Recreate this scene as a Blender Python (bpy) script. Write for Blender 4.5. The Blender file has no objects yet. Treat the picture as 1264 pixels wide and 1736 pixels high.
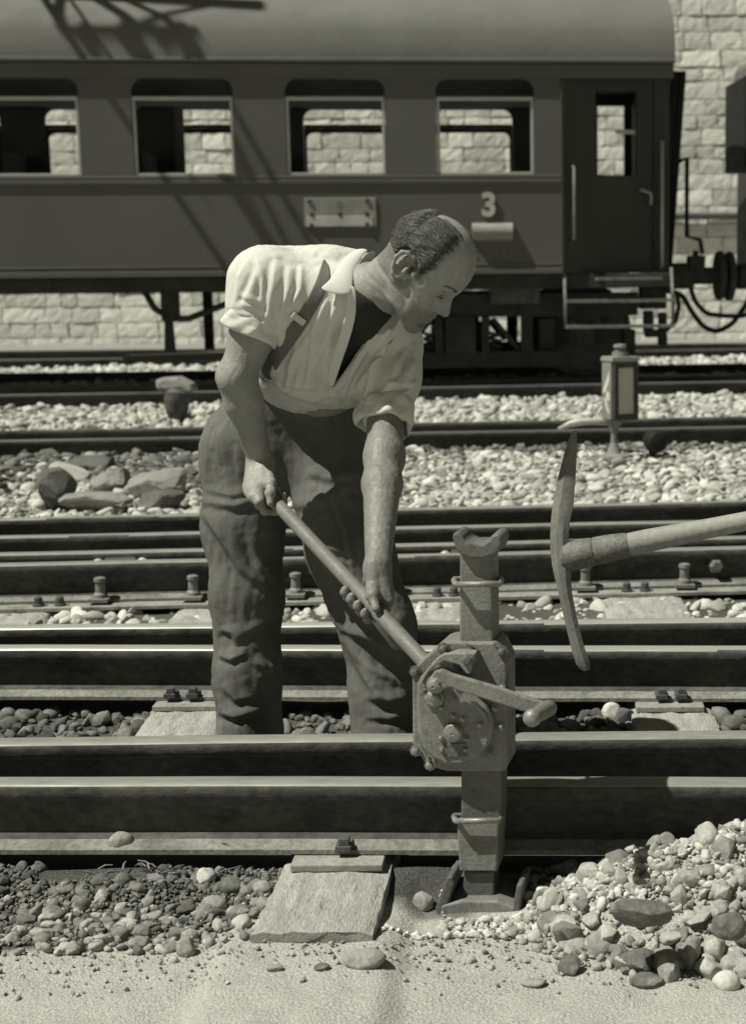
import bpy, bmesh, math, random
import numpy as np
from mathutils import Vector, Matrix
from mathutils.bvhtree import BVHTree
R = math.radians
random.seed(5); rng = np.random.default_rng(11)
scene = bpy.context.scene
col = scene.collection

# ------------------------------------------------------------------ camera, sky, sun, exposure
W, H, F, CX, CY = 1264, 1736, 2600.0, 920.0, 868.0
CAMZ, TH, ROLL = 1.24, math.atan((868 - 455) / 2600.0), 0.009
CAM = np.array([0, 0, CAMZ])
r0 = np.array([1, 0, 0.]); wv = np.array([0, math.cos(TH), -math.sin(TH)]); u0 = np.array([0, math.sin(TH), math.cos(TH)])
rv = math.cos(ROLL) * r0 - math.sin(ROLL) * u0
uv = math.sin(ROLL) * r0 + math.cos(ROLL) * u0
cd = bpy.data.cameras.new('camera'); cam = bpy.data.objects.new('camera', cd); col.objects.link(cam)
m = Matrix(((rv[0], uv[0], -wv[0], 0), (rv[1], uv[1], -wv[1], 0), (rv[2], uv[2], -wv[2], CAMZ), (0, 0, 0, 1)))
cam.matrix_world = m
cd.sensor_fit = 'AUTO'; cd.sensor_width = 36.0; cd.lens = F / H * 36.0
cd.shift_x = -(CX - W / 2) / H; cd.shift_y = 0.0
cd.clip_end = 2000; cd.clip_start = 0.05
cd.dof.use_dof = True; cd.dof.focus_distance = 3.5; cd.dof.aperture_fstop = cd.lens / 10.5
scene.camera = cam

SUN = np.array([0.60, 0.22, -1.0]); SUN /= np.linalg.norm(SUN)      # direction the light travels
sl = bpy.data.lights.new('sun', 'SUN'); so = bpy.data.objects.new('sun', sl); col.objects.link(so)
sl.energy = 5.0; sl.angle = R(0.53); sl.color = (1.0, 0.99, 0.86)
so.rotation_euler = Vector(SUN).to_track_quat('-Z', 'Y').to_euler(); so.location = (-6, -2, 12)
world = bpy.data.worlds.new('World'); scene.world = world; world.use_nodes = True
nt = world.node_tree; nt.nodes.clear()
sky = nt.nodes.new('ShaderNodeTexSky'); sky.sky_type = 'NISHITA'; sky.sun_disc = False; sky.air_density = 0.6; sky.dust_density = 0.3
sky.sun_elevation = math.asin(-SUN[2]); sky.sun_rotation = math.atan2(-SUN[0], -SUN[1])
bw = nt.nodes.new('ShaderNodeRGBToBW')                               # black and white film
tint = nt.nodes.new('ShaderNodeMixRGB'); tint.blend_type = 'MULTIPLY'; tint.inputs[0].default_value = 1
tint.inputs[2].default_value = (1.0, 0.995, 0.72, 1)
bg = nt.nodes.new('ShaderNodeBackground'); bg.inputs[1].default_value = 0.05
wo = nt.nodes.new('ShaderNodeOutputWorld')
nt.links.new(sky.outputs[0], bw.inputs[0]); nt.links.new(bw.outputs[0], tint.inputs[1])
nt.links.new(tint.outputs[0], bg.inputs[0]); nt.links.new(bg.outputs[0], wo.inputs[0])
vs = scene.view_settings
vs.view_transform = 'Standard'; vs.look = 'None'; vs.exposure = 0.22; vs.gamma = 1.0; vs.use_curve_mapping = False

# ------------------------------------------------------------------ helpers
def ray(px, py):
    return wv + (px - CX) / F * rv - (py - CY) / F * uv
def P(px, py, d):                                   # a point seen there at distance d along the view axis
    return CAM + d * ray(px, py)
def G(px, py, z=0.0):                               # a point seen there at height z
    k = ray(px, py); return CAM + k * ((z - CAMZ) / k[2])
def project(p):
    q = np.asarray(p) - CAM
    d = q @ wv
    return np.stack([CX + F * (q @ rv) / d, CY - F * (q @ uv) / d, d], -1)

def empty(name, loc, label, cat, group=None, rz=0):
    o = bpy.data.objects.new(name, None); col.objects.link(o); o.location = tuple(loc); o.rotation_euler = (0, 0, rz)
    o.empty_display_size = 0.1
    tag(o, label, cat, group); return o
def tag(o, label=None, cat=None, group=None, kind=None):
    if label: o['label'] = label
    if cat: o['category'] = cat
    if group: o['group'] = group
    if kind: o['kind'] = kind
    return o
def origin(p):
    v = np.zeros(3)
    while p is not None:
        v = v + np.array(p.location); p = p.parent
    return v
def mesh_obj(name, V, Fc, mat, parent=None, smooth=False, bevel=0, sub=0, loc=None):
    V = np.asarray(V, float)
    if parent is not None: V = V - origin(parent)
    if loc is not None: V = V - np.asarray(loc)
    me = bpy.data.meshes.new(name); me.from_pydata(V.tolist(), [], [list(map(int, f)) for f in Fc]); me.update()
    o = bpy.data.objects.new(name, me); col.objects.link(o)
    if loc is not None: o.location = tuple(loc)
    mats = mat if isinstance(mat, (list, tuple)) else [mat]
    for q in mats: me.materials.append(q)
    if parent is not None: o.parent = parent
    if smooth: me.polygons.foreach_set('use_smooth', [True] * len(me.polygons))
    if bevel:
        b = o.modifiers.new('bevel', 'BEVEL'); b.width = bevel; b.segments = 2; b.limit_method = 'ANGLE'; b.angle_limit = R(40)
    if sub:
        s = o.modifiers.new('sub', 'SUBSURF'); s.levels = sub; s.render_levels = sub
    return o
def fast_mesh(name, V, T, mat, parent=None, smooth=True, loc=None):      # triangles or quads from numpy arrays
    V = np.asarray(V, np.float32)
    if parent is not None: V = V - origin(parent).astype(np.float32)
    if loc is not None: V = V - np.asarray(loc, np.float32)
    T = np.asarray(T, np.int32); k = T.shape[1]
    me = bpy.data.meshes.new(name)
    me.vertices.add(len(V)); me.vertices.foreach_set('co', V.ravel())
    me.loops.add(T.size); me.loops.foreach_set('vertex_index', T.ravel())
    me.polygons.add(len(T)); me.polygons.foreach_set('loop_start', np.arange(0, T.size, k, dtype=np.int32))
    me.polygons.foreach_set('use_smooth', np.full(len(T), smooth))
    me.update(calc_edges=True); me.validate()
    o = bpy.data.objects.new(name, me); col.objects.link(o)
    if loc is not None: o.location = tuple(loc)
    for q in (mat if isinstance(mat, (list, tuple)) else [mat]): me.materials.append(q)
    if parent is not None: o.parent = parent
    return o

class MB:
    def __init__(s): s.V = []; s.F = []; s.S = []
    def add(s, V, Fc):
        n = len(s.V); s.V += [tuple(map(float, v)) for v in V]; s.F += [tuple(i + n for i in f) for f in Fc]; return s
    def frame(s, c, ax, V, Fc):
        A = np.array(ax, float); return s.add(np.asarray(c) + np.asarray(V, float) @ A, Fc)
    def box(s, c, size, ax=((1, 0, 0), (0, 1, 0), (0, 0, 1)), taper=(1, 1)):
        h = np.array(size) / 2.0
        V = [(-h[0], -h[1], -h[2]), (h[0], -h[1], -h[2]), (h[0], h[1], -h[2]), (-h[0], h[1], -h[2])]
        V += [(x * taper[0], y * taper[1], h[2]) for x, y, z in V]
        return s.frame(c, ax, V, [(0, 3, 2, 1), (4, 5, 6, 7), (0, 1, 5, 4), (1, 2, 6, 5), (2, 3, 7, 6), (3, 0, 4, 7)])
    def prism(s, pts, a, b):                        # closed 3-D outline pts swept from offset a to offset b
        pts = np.asarray(pts, float); n = len(pts)
        V = list(pts + np.asarray(a)) + list(pts + np.asarray(b))
        Fc = [tuple(range(n - 1, -1, -1)), tuple(range(n, 2 * n))] + [(i, (i + 1) % n, n + (i + 1) % n, n + i) for i in range(n)]
        return s.add(V, Fc)
    def tube(s, path, rad, n=10, cap=True, flat=None):
        path = np.asarray(path, float); k = len(path)
        rad = np.full(k, rad) if np.isscalar(rad) else np.asarray(rad)
        V = []; up = None
        for i in range(k):
            t = path[min(i + 1, k - 1)] - path[max(i - 1, 0)]; t = t / (np.linalg.norm(t) + 1e-9)
            if up is None:
                up = np.array([0, 0, 1.0]) if abs(t[2]) < 0.9 else np.array([0, 1.0, 0])
            a = up - t * (up @ t); a /= np.linalg.norm(a); up = a; b = np.cross(t, a)
            for j in range(n):
                q = 2 * math.pi * j / n
                V.append(path[i] + rad[i] * (math.cos(q) * a * (flat or 1) + math.sin(q) * b))
        Fc = [(i * n + j, i * n + (j + 1) % n, (i + 1) * n + (j + 1) % n, (i + 1) * n + j) for i in range(k - 1) for j in range(n)]
        if cap: Fc += [tuple(range(n - 1, -1, -1)), tuple(range((k - 1) * n, k * n))]
        return s.add(V, Fc)
    def lathe(s, base, axis, prof, n=20):           # prof: (distance along axis, radius)
        axis = np.asarray(axis, float); axis /= np.linalg.norm(axis)
        a = np.cross(axis, (0, 0, 1) if abs(axis[2]) < 0.9 else (1, 0, 0)); a /= np.linalg.norm(a); b = np.cross(axis, a)
        V = []; k = len(prof)
        for h, r in prof:
            for j in range(n):
                q = 2 * math.pi * j / n
                V.append(np.asarray(base) + axis * h + r * (math.cos(q) * a + math.sin(q) * b))
        Fc = [(i * n + j, i * n + (j + 1) % n, (i + 1) * n + (j + 1) % n, (i + 1) * n + j) for i in range(k - 1) for j in range(n)]
        Fc += [tuple(range(n - 1, -1, -1)), tuple(range((k - 1) * n, k * n))]
        return s.add(V, Fc)
    def build(s, name, mat, parent=None, smooth=False, bevel=0, sub=0, loc=None):
        o = mesh_obj(name, s.V, s.F, mat, parent, smooth, bevel, sub, loc)
        bm = bmesh.new(); bm.from_mesh(o.data); bmesh.ops.recalc_face_normals(bm, faces=bm.faces); bm.to_mesh(o.data); bm.free()
        return o
def smooth_angle(o, deg=40):
    me = o.data
    me.polygons.foreach_set('use_smooth', [True] * len(me.polygons))
    try: me.set_sharp_from_angle(angle=R(deg))
    except Exception: pass
    return o
def copy_tree(o, parent=None):
    c = o.copy(); col.objects.link(c)
    if parent is not None: c.parent = parent
    for ch in list(o.children): copy_tree(ch, c)
    return c

# ------------------------------------------------------------------ materials (all greys: the photograph is black and white)
def g(v, b=0.94): return (v, v * 0.998, v * b, 1)
MATS = {}
def mat(name, v, rough=0.8, var=0.25, scale=6.0, fine=60.0, finevar=0.15, bump=0.15, metal=0.0, stretch=(1, 1, 1),
        spots=None, spec=0.3, bscale=None, b=0.94, per_island=0.0, per_object=0.0):
    if name in MATS: return MATS[name]
    mt = bpy.data.materials.new(name); mt.use_nodes = True; n = mt.node_tree.nodes; L = mt.node_tree.links
    bs = n['Principled BSDF']; bs.inputs['Roughness'].default_value = rough; bs.inputs['Metallic'].default_value = metal
    bs.inputs['Specular IOR Level'].default_value = spec
    tc = n.new('ShaderNodeTexCoord'); mp = n.new('ShaderNodeMapping'); mp.inputs['Scale'].default_value = stretch
    L.new(tc.outputs['Object'], mp.inputs[0])
    def noise(sc, det=5, rgh=0.6):
        q = n.new('ShaderNodeTexNoise'); q.inputs['Scale'].default_value = sc; q.inputs['Detail'].default_value = det
        q.inputs['Roughness'].default_value = rgh; L.new(mp.outputs[0], q.inputs['Vector']); return q.outputs[0]
    def math_(op, a, c):
        q = n.new('ShaderNodeMath'); q.operation = op
        for i, x in enumerate((a, c)):
            if isinstance(x, (int, float)): q.inputs[i].default_value = x
            else: L.new(x, q.inputs[i])
        return q.outputs[0]
    def rng_(x, lo, hi, a, c):
        q = n.new('ShaderNodeMapRange'); L.new(x, q.inputs[0])
        for i, y in enumerate((lo, hi, a, c)): q.inputs[i + 1].default_value = y
        return q.outputs[0]
    big = rng_(noise(scale), 0.3, 0.7, 1 - var, 1 + var)
    fin = rng_(noise(fine, 4), 0.3, 0.7, 1 - finevar, 1 + finevar)
    f = math_('MULTIPLY', big, fin)
    if per_island:
        ge = n.new('ShaderNodeNewGeometry'); f = math_('MULTIPLY', f, rng_(ge.outputs['Random Per Island'], 0, 1, 1 - per_island, 1 + per_island))
    if per_object:
        oi = n.new('ShaderNodeObjectInfo'); f = math_('MULTIPLY', f, rng_(oi.outputs['Random'], 0, 1, 1 - per_object, 1 + per_object))
    if spots:                                        # (scale, threshold, width, factor): patches of dirt or wear
        sp = rng_(noise(spots[0], 8, 0.65), spots[1], spots[1] + spots[2], 1.0, spots[3]); f = math_('MULTIPLY', f, sp)
    vm = n.new('ShaderNodeMixRGB'); vm.blend_type = 'MULTIPLY'; vm.inputs[0].default_value = 1; vm.inputs[1].default_value = g(v, b)
    L.new(f, vm.inputs[2]); L.new(vm.outputs[0], bs.inputs['Base Color'])
    if bump:
        bp = n.new('ShaderNodeBump'); bp.inputs['Strength'].default_value = bump; bp.inputs['Distance'].default_value = 0.01
        L.new(noise(bscale or fine * 0.7, 6), bp.inputs['Height']); L.new(bp.outputs[0], bs.inputs['Normal'])
    rr = rng_(noise(scale * 2.3), 0.3, 0.7, max(0.05, rough - 0.12), min(1, rough + 0.12)); L.new(rr, bs.inputs['Roughness'])
    MATS[name] = mt; return mt
# ------------------------------------------------------------------ shared materials
M_SOIL = mat('soil', 0.16, 0.95, 0.35, 2.5, 90, 0.35, 0.6)
M_SAND = mat('sand', 0.44, 0.95, 0.10, 3.0, 140, 0.12, 0.35)
M_BAL = mat('pale_ballast', 0.40, 0.9, 0.1, 20, 120, 0.18, 0.3, per_island=0.42)
M_BALD = mat('dirty_ballast', 0.13, 0.9, 0.2, 20, 120, 0.25, 0.3, per_island=0.55)
M_BALM = mat('mixed_ballast', 0.27, 0.9, 0.15, 20, 120, 0.2, 0.3, per_island=0.45)
M_RAIL = mat('rusty_rail', 0.075, 0.9, 0.3, 5, 60, 0.3, 0.35, stretch=(0.6, 1, 1), spec=0.1, spots=(9, .55, .1, .65))
M_FOOT = mat('dusty_rail_foot', 0.20, 0.9, 0.25, 5, 80, 0.25, 0.3, spec=0.1, spots=(11, .52, .14, .7))
M_RUN = mat('worn_rail_top', 0.24, 0.55, 0.15, 9, 90, 0.15, 0.1, metal=0.2, stretch=(0.2, 1, 1), spots=(5, .5, .2, .75))
M_RUNB = mat('polished_rail_top', 0.50, 0.36, 0.08, 9, 90, 0.08, 0.04, metal=0.5, stretch=(0.12, 1, 1))
M_RUND = mat('dull_rail_top', 0.12, 0.5, 0.10, 9, 90, 0.10, 0.05, metal=0.2, stretch=(0.12, 1, 1))
M_WOOD = mat('weathered_sleeper', 0.33, 0.9, 0.25, 4, 45, 0.3, 0.6, stretch=(9, 1.2, 6), spots=(9, 0.55, 0.12, 0.6))
M_PLATE = mat('bed_plate', 0.26, 0.6, 0.25, 12, 90, 0.2, 0.15, spots=(14, 0.55, 0.1, 0.65))
M_IRON = mat('dark_iron', 0.075, 0.6, 0.3, 12, 90, 0.25, 0.2)
M_IRONG = mat('grey_iron', 0.17, 0.6, 0.3, 14, 90, 0.25, 0.2)

M_ONE = mat('heap_stone', 0.27, 0.9, 0.2, 20, 120, 0.2, 0.3, per_object=0.5, spots=(30, .55, .1, .75))
M_ONED = mat('oily_stone', 0.15, 0.9, 0.25, 20, 120, 0.25, 0.3, per_object=0.6, spots=(30, .52, .1, .6))
# ------------------------------------------------------------------ rails: where they run (image rows of the railhead at x = 60 and x = 1260)
RAILS = {'A': (1321, 1322), 'B': (1254, 1241), 'C': (1095.5, 1096), 'D': (1061, 1048), 'E': (954, 926.5), 'F': (936, 909), 'G': (907, 880.5),
         'H': (877, 848), 'I': (745, 722), 'J': (729, 706), 'K': (668, 645.5), 'L': (657, 634.5), 'M': (632, 616), 'N': (609, 591), 'O': (594, 581)}
ZR = 0.15
LINE = {}
for k, (a, b) in RAILS.items():
    p, q = G(60, a, ZR), G(1260, b, ZR); sl_ = (q[1] - p[1]) / (q[0] - p[0]); LINE[k] = (p[1] - sl_ * p[0], sl_)
def Y(k, x): return LINE[k][0] + LINE[k][1] * x

def smooth01(t): t = np.clip(t, 0, 1); return t * t * (3 - 2 * t)
def vnoise(x, y, sc, seed=0):                        # value noise on numpy arrays
    x = np.asarray(x) * sc + seed * 17.3; y = np.asarray(y) * sc + seed * 9.1
    xi = np.floor(x).astype(int); yi = np.floor(y).astype(int); fx = x - xi; fy = y - yi
    h = lambda i, j: np.modf(np.sin(i * 127.1 + j * 311.7 + seed * 74.7) * 43758.5453)[0] % 1.0
    sx, sy = fx * fx * (3 - 2 * fx), fy * fy * (3 - 2 * fy)
    return (h(xi, yi) * (1 - sx) + h(xi + 1, yi) * sx) * (1 - sy) + (h(xi, yi + 1) * (1 - sx) + h(xi + 1, yi + 1) * sx) * sy
PILE = (0.41, 2.98)
def pile_h(x, y):
    dx = (x - PILE[0]) / 0.46; dy = (y - PILE[1]) / np.where(y > PILE[1], 0.15, 0.26)
    r = np.sqrt(dx * dx + dy * dy)
    return 0.20 * np.clip(1 - r, 0, 1) ** 0.85
def gh(x, y):
    x = np.asarray(x, float); y = np.asarray(y, float)
    ya, yb, yc, yd = Y('A', x), Y('B', x), Y('C', x), Y('D', x)
    z = -0.03 + 0.02 * (vnoise(x, y, 5, 1) - 0.5)
    bank = np.where(x < -0.55, 0.30, 0.10) + 0.05 * (vnoise(x, y, 6, 3) - 0.5)
    z = z - (0.012 + 0.023 * smooth01((-0.60 - x) / 0.06) + 0.026 * smooth01((x + 0.31) / 0.06)) * smooth01((ya - 0.05 - y) / bank) * (y < ya)
    mid = (y > yb) & (y < yc); z = np.where(mid, z - 0.02, z)
    z = np.where((y > ya - 0.05) & (y < yb + 0.05), -0.05, z)
    far = smooth01((y - Y('H', x) - 0.1) / 0.5); z = z + 0.06 * far * (y > Y('H', x))
    dip = (y > Y('I', x) - 0.12) & (y < Y('J', x) + 0.1); z = np.where(dip, 0.0, z)
    dip = (y > Y('K', x) - 0.15) & (y < Y('L', x) + 0.15); z = np.where(dip, 0.0, z)
    z = np.where(y > Y('L', x) + 0.15, 0.03 + 0 * z, z)
    z = z + (0.010 * (vnoise(x, y, 7, 5) - .5) + 0.009 * (vnoise(x, y, 17, 6) - .5)) * (y < 3.02)
    return z + pile_h(x, y)

# ------------------------------------------------------------------ the ground: one sheet to the horizon
xs = np.concatenate([np.linspace(-400, -30, 8), np.linspace(-26, -5, 22), np.linspace(-4.8, -1.65, 60), np.linspace(-1.6, 0.9, 240), np.linspace(0.95, 2.6, 40), np.linspace(3, 26, 24), np.linspace(30, 400, 8)])
ys = np.concatenate([np.linspace(-60, 0, 6), np.linspace(0.5, 2.4, 12), np.linspace(2.42, 3.7, 130), np.linspace(3.75, 8, 80), np.linspace(8.1, 27, 90), np.linspace(28, 400, 12)])
XX, YY = np.meshgrid(xs, ys); ZZ = gh(XX, YY) - 0.003
V = np.stack([XX, YY, ZZ], -1).reshape(-1, 3); nx = len(xs)
i, j = np.meshgrid(np.arange(len(xs) - 1), np.arange(len(ys) - 1)); a = (j * nx + i).ravel()
Q = np.stack([a, a + 1, a + 1 + nx, a + nx], 1)
# soil material with the pale sand strip of the path in front
mg = mat('ground', 0.085, 0.95, 0.35, 2.5, 130, 0.4, 0.9, bscale=170)
n_, L_ = mg.node_tree.nodes, mg.node_tree.links
bs_ = n_['Principled BSDF']; old = bs_.inputs['Base Color'].links[0].from_socket
tc = n_.new('ShaderNodeTexCoord'); sx_ = n_.new('ShaderNodeSeparateXYZ'); L_.new(tc.outputs['Object'], sx_.inputs[0])
nz = n_.new('ShaderNodeTexNoise'); nz.inputs['Scale'].default_value = 7; L_.new(tc.outputs['Object'], nz.inputs['Vector'])
def mth(op, a, b):
    q = n_.new('ShaderNodeMath'); q.operation = op
    for k, x in enumerate((a, b)):
        if isinstance(x, (int, float)): q.inputs[k].default_value = x
        else: L_.new(x, q.inputs[k])
    return q.outputs[0]
xr = n_.new('ShaderNodeMapRange'); L_.new(sx_.outputs[0], xr.inputs[0])
for k, v in enumerate((-1.0, -0.50, 2.82, 3.0)): xr.inputs[k + 1].default_value = v
edge = mth('ADD', xr.outputs[0], mth('MULTIPLY', mth('SUBTRACT', nz.outputs[0], 0.5), 0.16))
dd = mth('SUBTRACT', edge, sx_.outputs[1])
fr = n_.new('ShaderNodeMapRange'); L_.new(dd, fr.inputs[0])
for k, v in enumerate((-0.02, 0.03, 0, 1)): fr.inputs[k + 1].default_value = v
yr = n_.new('ShaderNodeMapRange'); L_.new(sx_.outputs[1], yr.inputs[0])
for k, v in enumerate((6.9, 7.3, 0, 1)): yr.inputs[k + 1].default_value = v
both = mth('MAXIMUM', fr.outputs[0], mth('MULTIPLY', yr.outputs[0], 0.45))
mx = n_.new('ShaderNodeMixRGB'); L_.new(both, mx.inputs[0]); L_.new(old, mx.inputs[1])
n2 = n_.new('ShaderNodeTexNoise'); n2.inputs['Scale'].default_value = 240; n2.inputs['Detail'].default_value = 5; L_.new(tc.outputs['Object'], n2.inputs['Vector'])
r2 = n_.new('ShaderNodeMapRange'); L_.new(n2.outputs[0], r2.inputs[0])
for k, v in enumerate((0.3, 0.7, 0.62, 1.22)): r2.inputs[k + 1].default_value = v
sm = n_.new('ShaderNodeMixRGB'); sm.blend_type = 'MULTIPLY'; sm.inputs[0].default_value = 1; sm.inputs[1].default_value = g(0.46); L_.new(r2.outputs[0], sm.inputs[2])
L_.new(sm.outputs[0], mx.inputs[2]); L_.new(mx.outputs[0], bs_.inputs['Base Color'])
go = fast_mesh('ground', V, Q, mg); tag(go, kind='structure')

# ------------------------------------------------------------------ rails
RP = [(0.060, 0), (0.060, 0.010), (0.024, 0.021), (0.009, 0.034), (0.007, 0.050), (0.007, 0.090), (0.010, 0.102), (0.029, 0.110), (0.0325, 0.116),
      (0.0325, 0.134), (0.030, 0.1415), (0.025, 0.1455), (0.012, 0.1478)]
PROF = [(u, z) for u, z in RP] + [(-u, z) for u, z in RP[::-1]]
def rail(k, label, top, side=None, x0=-26, x1=22, group='rails crossing the yard'):
    c0, s = LINE[k]; d = np.array([1, s, 0]) / math.hypot(1, s); nrm = np.array([-d[1], d[0], 0])
    o = bpy.data.objects.new('rail', bpy.data.meshes.new('rail'))
    base = np.array([0, c0, 0.002]); V = []; n = len(PROF)
    xs_ = np.concatenate([[x0], np.linspace(-6, 4, 41), [x1]])
    for x in xs_:
        w = 0.0012 * math.sin(x * 2.1 + ord(k)) + 0.0006 * math.sin(x * 7.3)
        V += [base + d * x + nrm * u + np.array([0, 0, z + w]) for u, z in PROF]
    Fc = [(i * n + j, i * n + (j + 1) % n, (i + 1) * n + (j + 1) % n, (i + 1) * n + j) for i in range(len(xs_) - 1) for j in range(n)]
    Fc += [tuple(range(n - 1, -1, -1)), tuple(range((len(xs_) - 1) * n, len(xs_) * n))]
    o = mesh_obj('rail', V, Fc, [side or M_RAIL, top, M_FOOT], loc=base)
    for p in o.data.polygons:
        if len(p.vertices) == 4:
            zz = np.mean([V[q][2] for q in p.vertices]); p.material_index = 1 if zz > 0.1445 else (2 if 0.004 < zz < 0.020 else 0)
    smooth_angle(o, 35)
    return tag(o, label, 'rail', group)
rail('A', 'nearest rail, the steel rail standing closest behind the track jack', M_RUN)
rail('B', 'rail close behind the nearest one, hiding the feet of the worker', M_RUN)
rail('C', 'bright worn rail behind the legs of the worker, nearer of the pair', M_RUNB)
rail('D', 'bright topped rail just behind the legs, the farther of the pair below the bolted plate', M_RUNB)
rail('E', 'rail fixed to the long plate with big bolts, level with the pickaxe handle', M_RUN)
rail('F', 'thin tongue rail carrying the slide chairs behind the bolted rail', M_RUN)
rail('G', 'rail between the slide chairs and the pale ballast behind the jack claw', M_RUN)
rail('H', 'dusty rail along the near edge of the wide pale ballast bed', M_RUN)
rail('I', 'dark rail under the switch lantern, nearer of the two there', M_RUND)
rail('J', 'dark rail just beyond the switch lantern, farther of the two there', M_RAIL)
rail('K', 'rail in front of the coach wheels, nearest of those tracks', M_RUND)
rail('L', 'near rail of the track the coach stands on', M_RUND)
rail('M', 'far rail of the track the coach stands on, beyond its wheels', M_RUND)
rail('N', 'rail seen under the coach along the foot of the stone wall, nearer one', M_RUND)
rail('O', 'rail hard against the foot of the stone wall, farthest of all', M_RAIL)

# ------------------------------------------------------------------ stones
def stone_variant(sub, seed, cuts=9, lo=0.62, hi=0.95, rough=0.05):
    bm = bmesh.new(); bmesh.ops.create_icosphere(bm, subdivisions=sub, radius=1.0)
    v = np.array([x.co[:] for x in bm.verts]); f = np.array([[w.index for w in q.verts] for q in bm.faces]); bm.free()
    r = np.random.default_rng(seed)
    for _ in range(cuts):
        n = r.normal(size=3); n /= np.linalg.norm(n); d = r.uniform(lo, hi)
        e = v @ n - d; v = v - np.outer(np.clip(e, 0, None) * 0.92, n)
    ph = r.uniform(0, 6, 3)
    v *= (1 + rough * (np.sin(v[:, :1] * 5 + ph[0]) * np.sin(v[:, 1:2] * 6 + ph[1]) + np.sin(v[:, 2:3] * 7 + ph[2]) * 0.6))
    return v, f
def hull_variant(seed, n=20):
    r = np.random.default_rng(seed); bm = bmesh.new()
    for _ in range(n):
        p = r.normal(size=3); p /= np.linalg.norm(p); bm.verts.new(p * r.uniform(0.8, 1.0))
    q = bmesh.ops.convex_hull(bm, input=bm.verts); bmesh.ops.delete(bm, geom=list({x for x in q['geom_interior'] + q['geom_unused'] if isinstance(x, bmesh.types.BMVert)}), context='VERTS')
    bmesh.ops.bevel(bm, geom=list(bm.edges), offset=0.05, segments=2, affect='EDGES', profile=0.5, clamp_overlap=True); bmesh.ops.triangulate(bm, faces=bm.faces); bm.verts.index_update()
    v = np.array([x.co[:] for x in bm.verts]); f = np.array([[w.index for w in q.verts] for q in bm.faces]); bm.free()
    return v, f
HULL = [hull_variant(300 + k) for k in range(14)]
VAR = {s: [stone_variant(s, 100 + k + 40 * s) for k in range(14)] for s in (1, 2, 3)}
def rand_rot(n, r, tilt=0.5):
    a = r.uniform(0, 2 * np.pi, n); b = r.normal(0, tilt, n); c = r.normal(0, tilt, n)
    ca, sa, cb, sb, cc, sc = np.cos(a), np.sin(a), np.cos(b), np.sin(b), np.cos(c), np.sin(c)
    Z = np.zeros((n, 3, 3)); Z[:, 0, 0] = ca; Z[:, 0, 1] = -sa; Z[:, 1, 0] = sa; Z[:, 1, 1] = ca; Z[:, 2, 2] = 1
    X = np.zeros((n, 3, 3)); X[:, 0, 0] = 1; X[:, 1, 1] = cb; X[:, 1, 2] = -sb; X[:, 2, 1] = sb; X[:, 2, 2] = cb
    Yr = np.zeros((n, 3, 3)); Yr[:, 1, 1] = 1; Yr[:, 0, 0] = cc; Yr[:, 0, 2] = sc; Yr[:, 2, 0] = -sc; Yr[:, 2, 2] = cc
    return Z @ X @ Yr
def scatter(name, pts, size, mat_, sub, r, lift=0.3, tilt=0.5, flat=(0.45, 0.8), kind='stuff', ang=0.5, single=None):
    if single:                                       # (how many, label, group, material): the largest ones become things of their own
        od = np.argsort(-size * (1 + 0.25 * (pts[:, 1] < 2.95))); od = od[(pts[od, 0] > (0 - CX) / F * pts[od, 1]) & (pts[od, 0] < (W - CX) / F * pts[od, 1])][:single[0]]; r3 = np.random.default_rng(77)
        for q in od:
            v, f = (VAR[3] if r3.uniform() > ang else HULL)[r3.integers(0, 14)]; sc = np.array([1, r3.uniform(.6, .95), r3.uniform(*flat)]) * size[q]
            v = (v * sc) @ rand_rot(1, r3, tilt)[0].T; c = pts[q] + np.array([0, 0, sc[2] * lift])
            tag(fast_mesh('stone', v + c, f, single[3], loc=c), single[1], 'stone', single[2])
        keep = np.ones(len(pts), bool); keep[od] = False; pts, size = pts[keep], size[keep]
    n = len(pts); rot = rand_rot(n, r, tilt)
    sc = np.stack([size, size * r.uniform(0.6, 0.95, n), size * r.uniform(flat[0], flat[1], n)], 1)
    vs_, fs_, off = [], [], 0; which = r.integers(0, 14, n)
    isang = r.uniform(0, 1, n) < ang
    for k in range(28):
        idx = np.where((which == k % 14) & (isang == (k >= 14)))[0]
        if not len(idx): continue
        v, f = VAR[sub][k] if k < 14 else HULL[k - 14]
        w = np.einsum('nij,nvj->nvi', rot[idx], v[None] * sc[idx][:, None, :]) + pts[idx][:, None, :] + np.array([0, 0, 1]) * (sc[idx][:, 2] * lift)[:, None, None]
        m_ = len(idx); vs_.append(w.reshape(-1, 3)); fs_.append((f[None] + (np.arange(m_) * len(v))[:, None, None]).reshape(-1, 3) + off); off += m_ * len(v)
    o = fast_mesh(name, np.concatenate(vs_), np.concatenate(fs_), mat_)
    return tag(o, kind=kind)
def zone(n, ya, yb, r, margin=0.35, xl=None, xr=None, reject=None):     # random spots between two depths, as wide as the view
    y = r.uniform(0, 1, n * 2); lo = np.array(ya if np.isscalar(ya) else [0]); 
    xa = r.uniform(0, 1, n * 2)
    yy = np.zeros(n * 2); xx = np.zeros(n * 2)
    for it in range(3):
        A = ya(xx) if callable(ya) else ya; B = yb(xx) if callable(yb) else yb
        yy = A + (B - A) * y
        l = (0 - CX) / F * yy * 1.02 - margin; q = (W - CX) / F * yy * 1.02 + margin
        if xl is not None: l = np.maximum(l, xl)
        if xr is not None: q = np.minimum(q, xr)
        xx = l + (q - l) * xa
    keep = np.ones(len(xx), bool)
    if reject is not None: keep = ~reject(xx, yy)
    xx, yy = xx[keep][:n], yy[keep][:n]
    return np.stack([xx, yy, gh(xx, yy)], 1)
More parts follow.
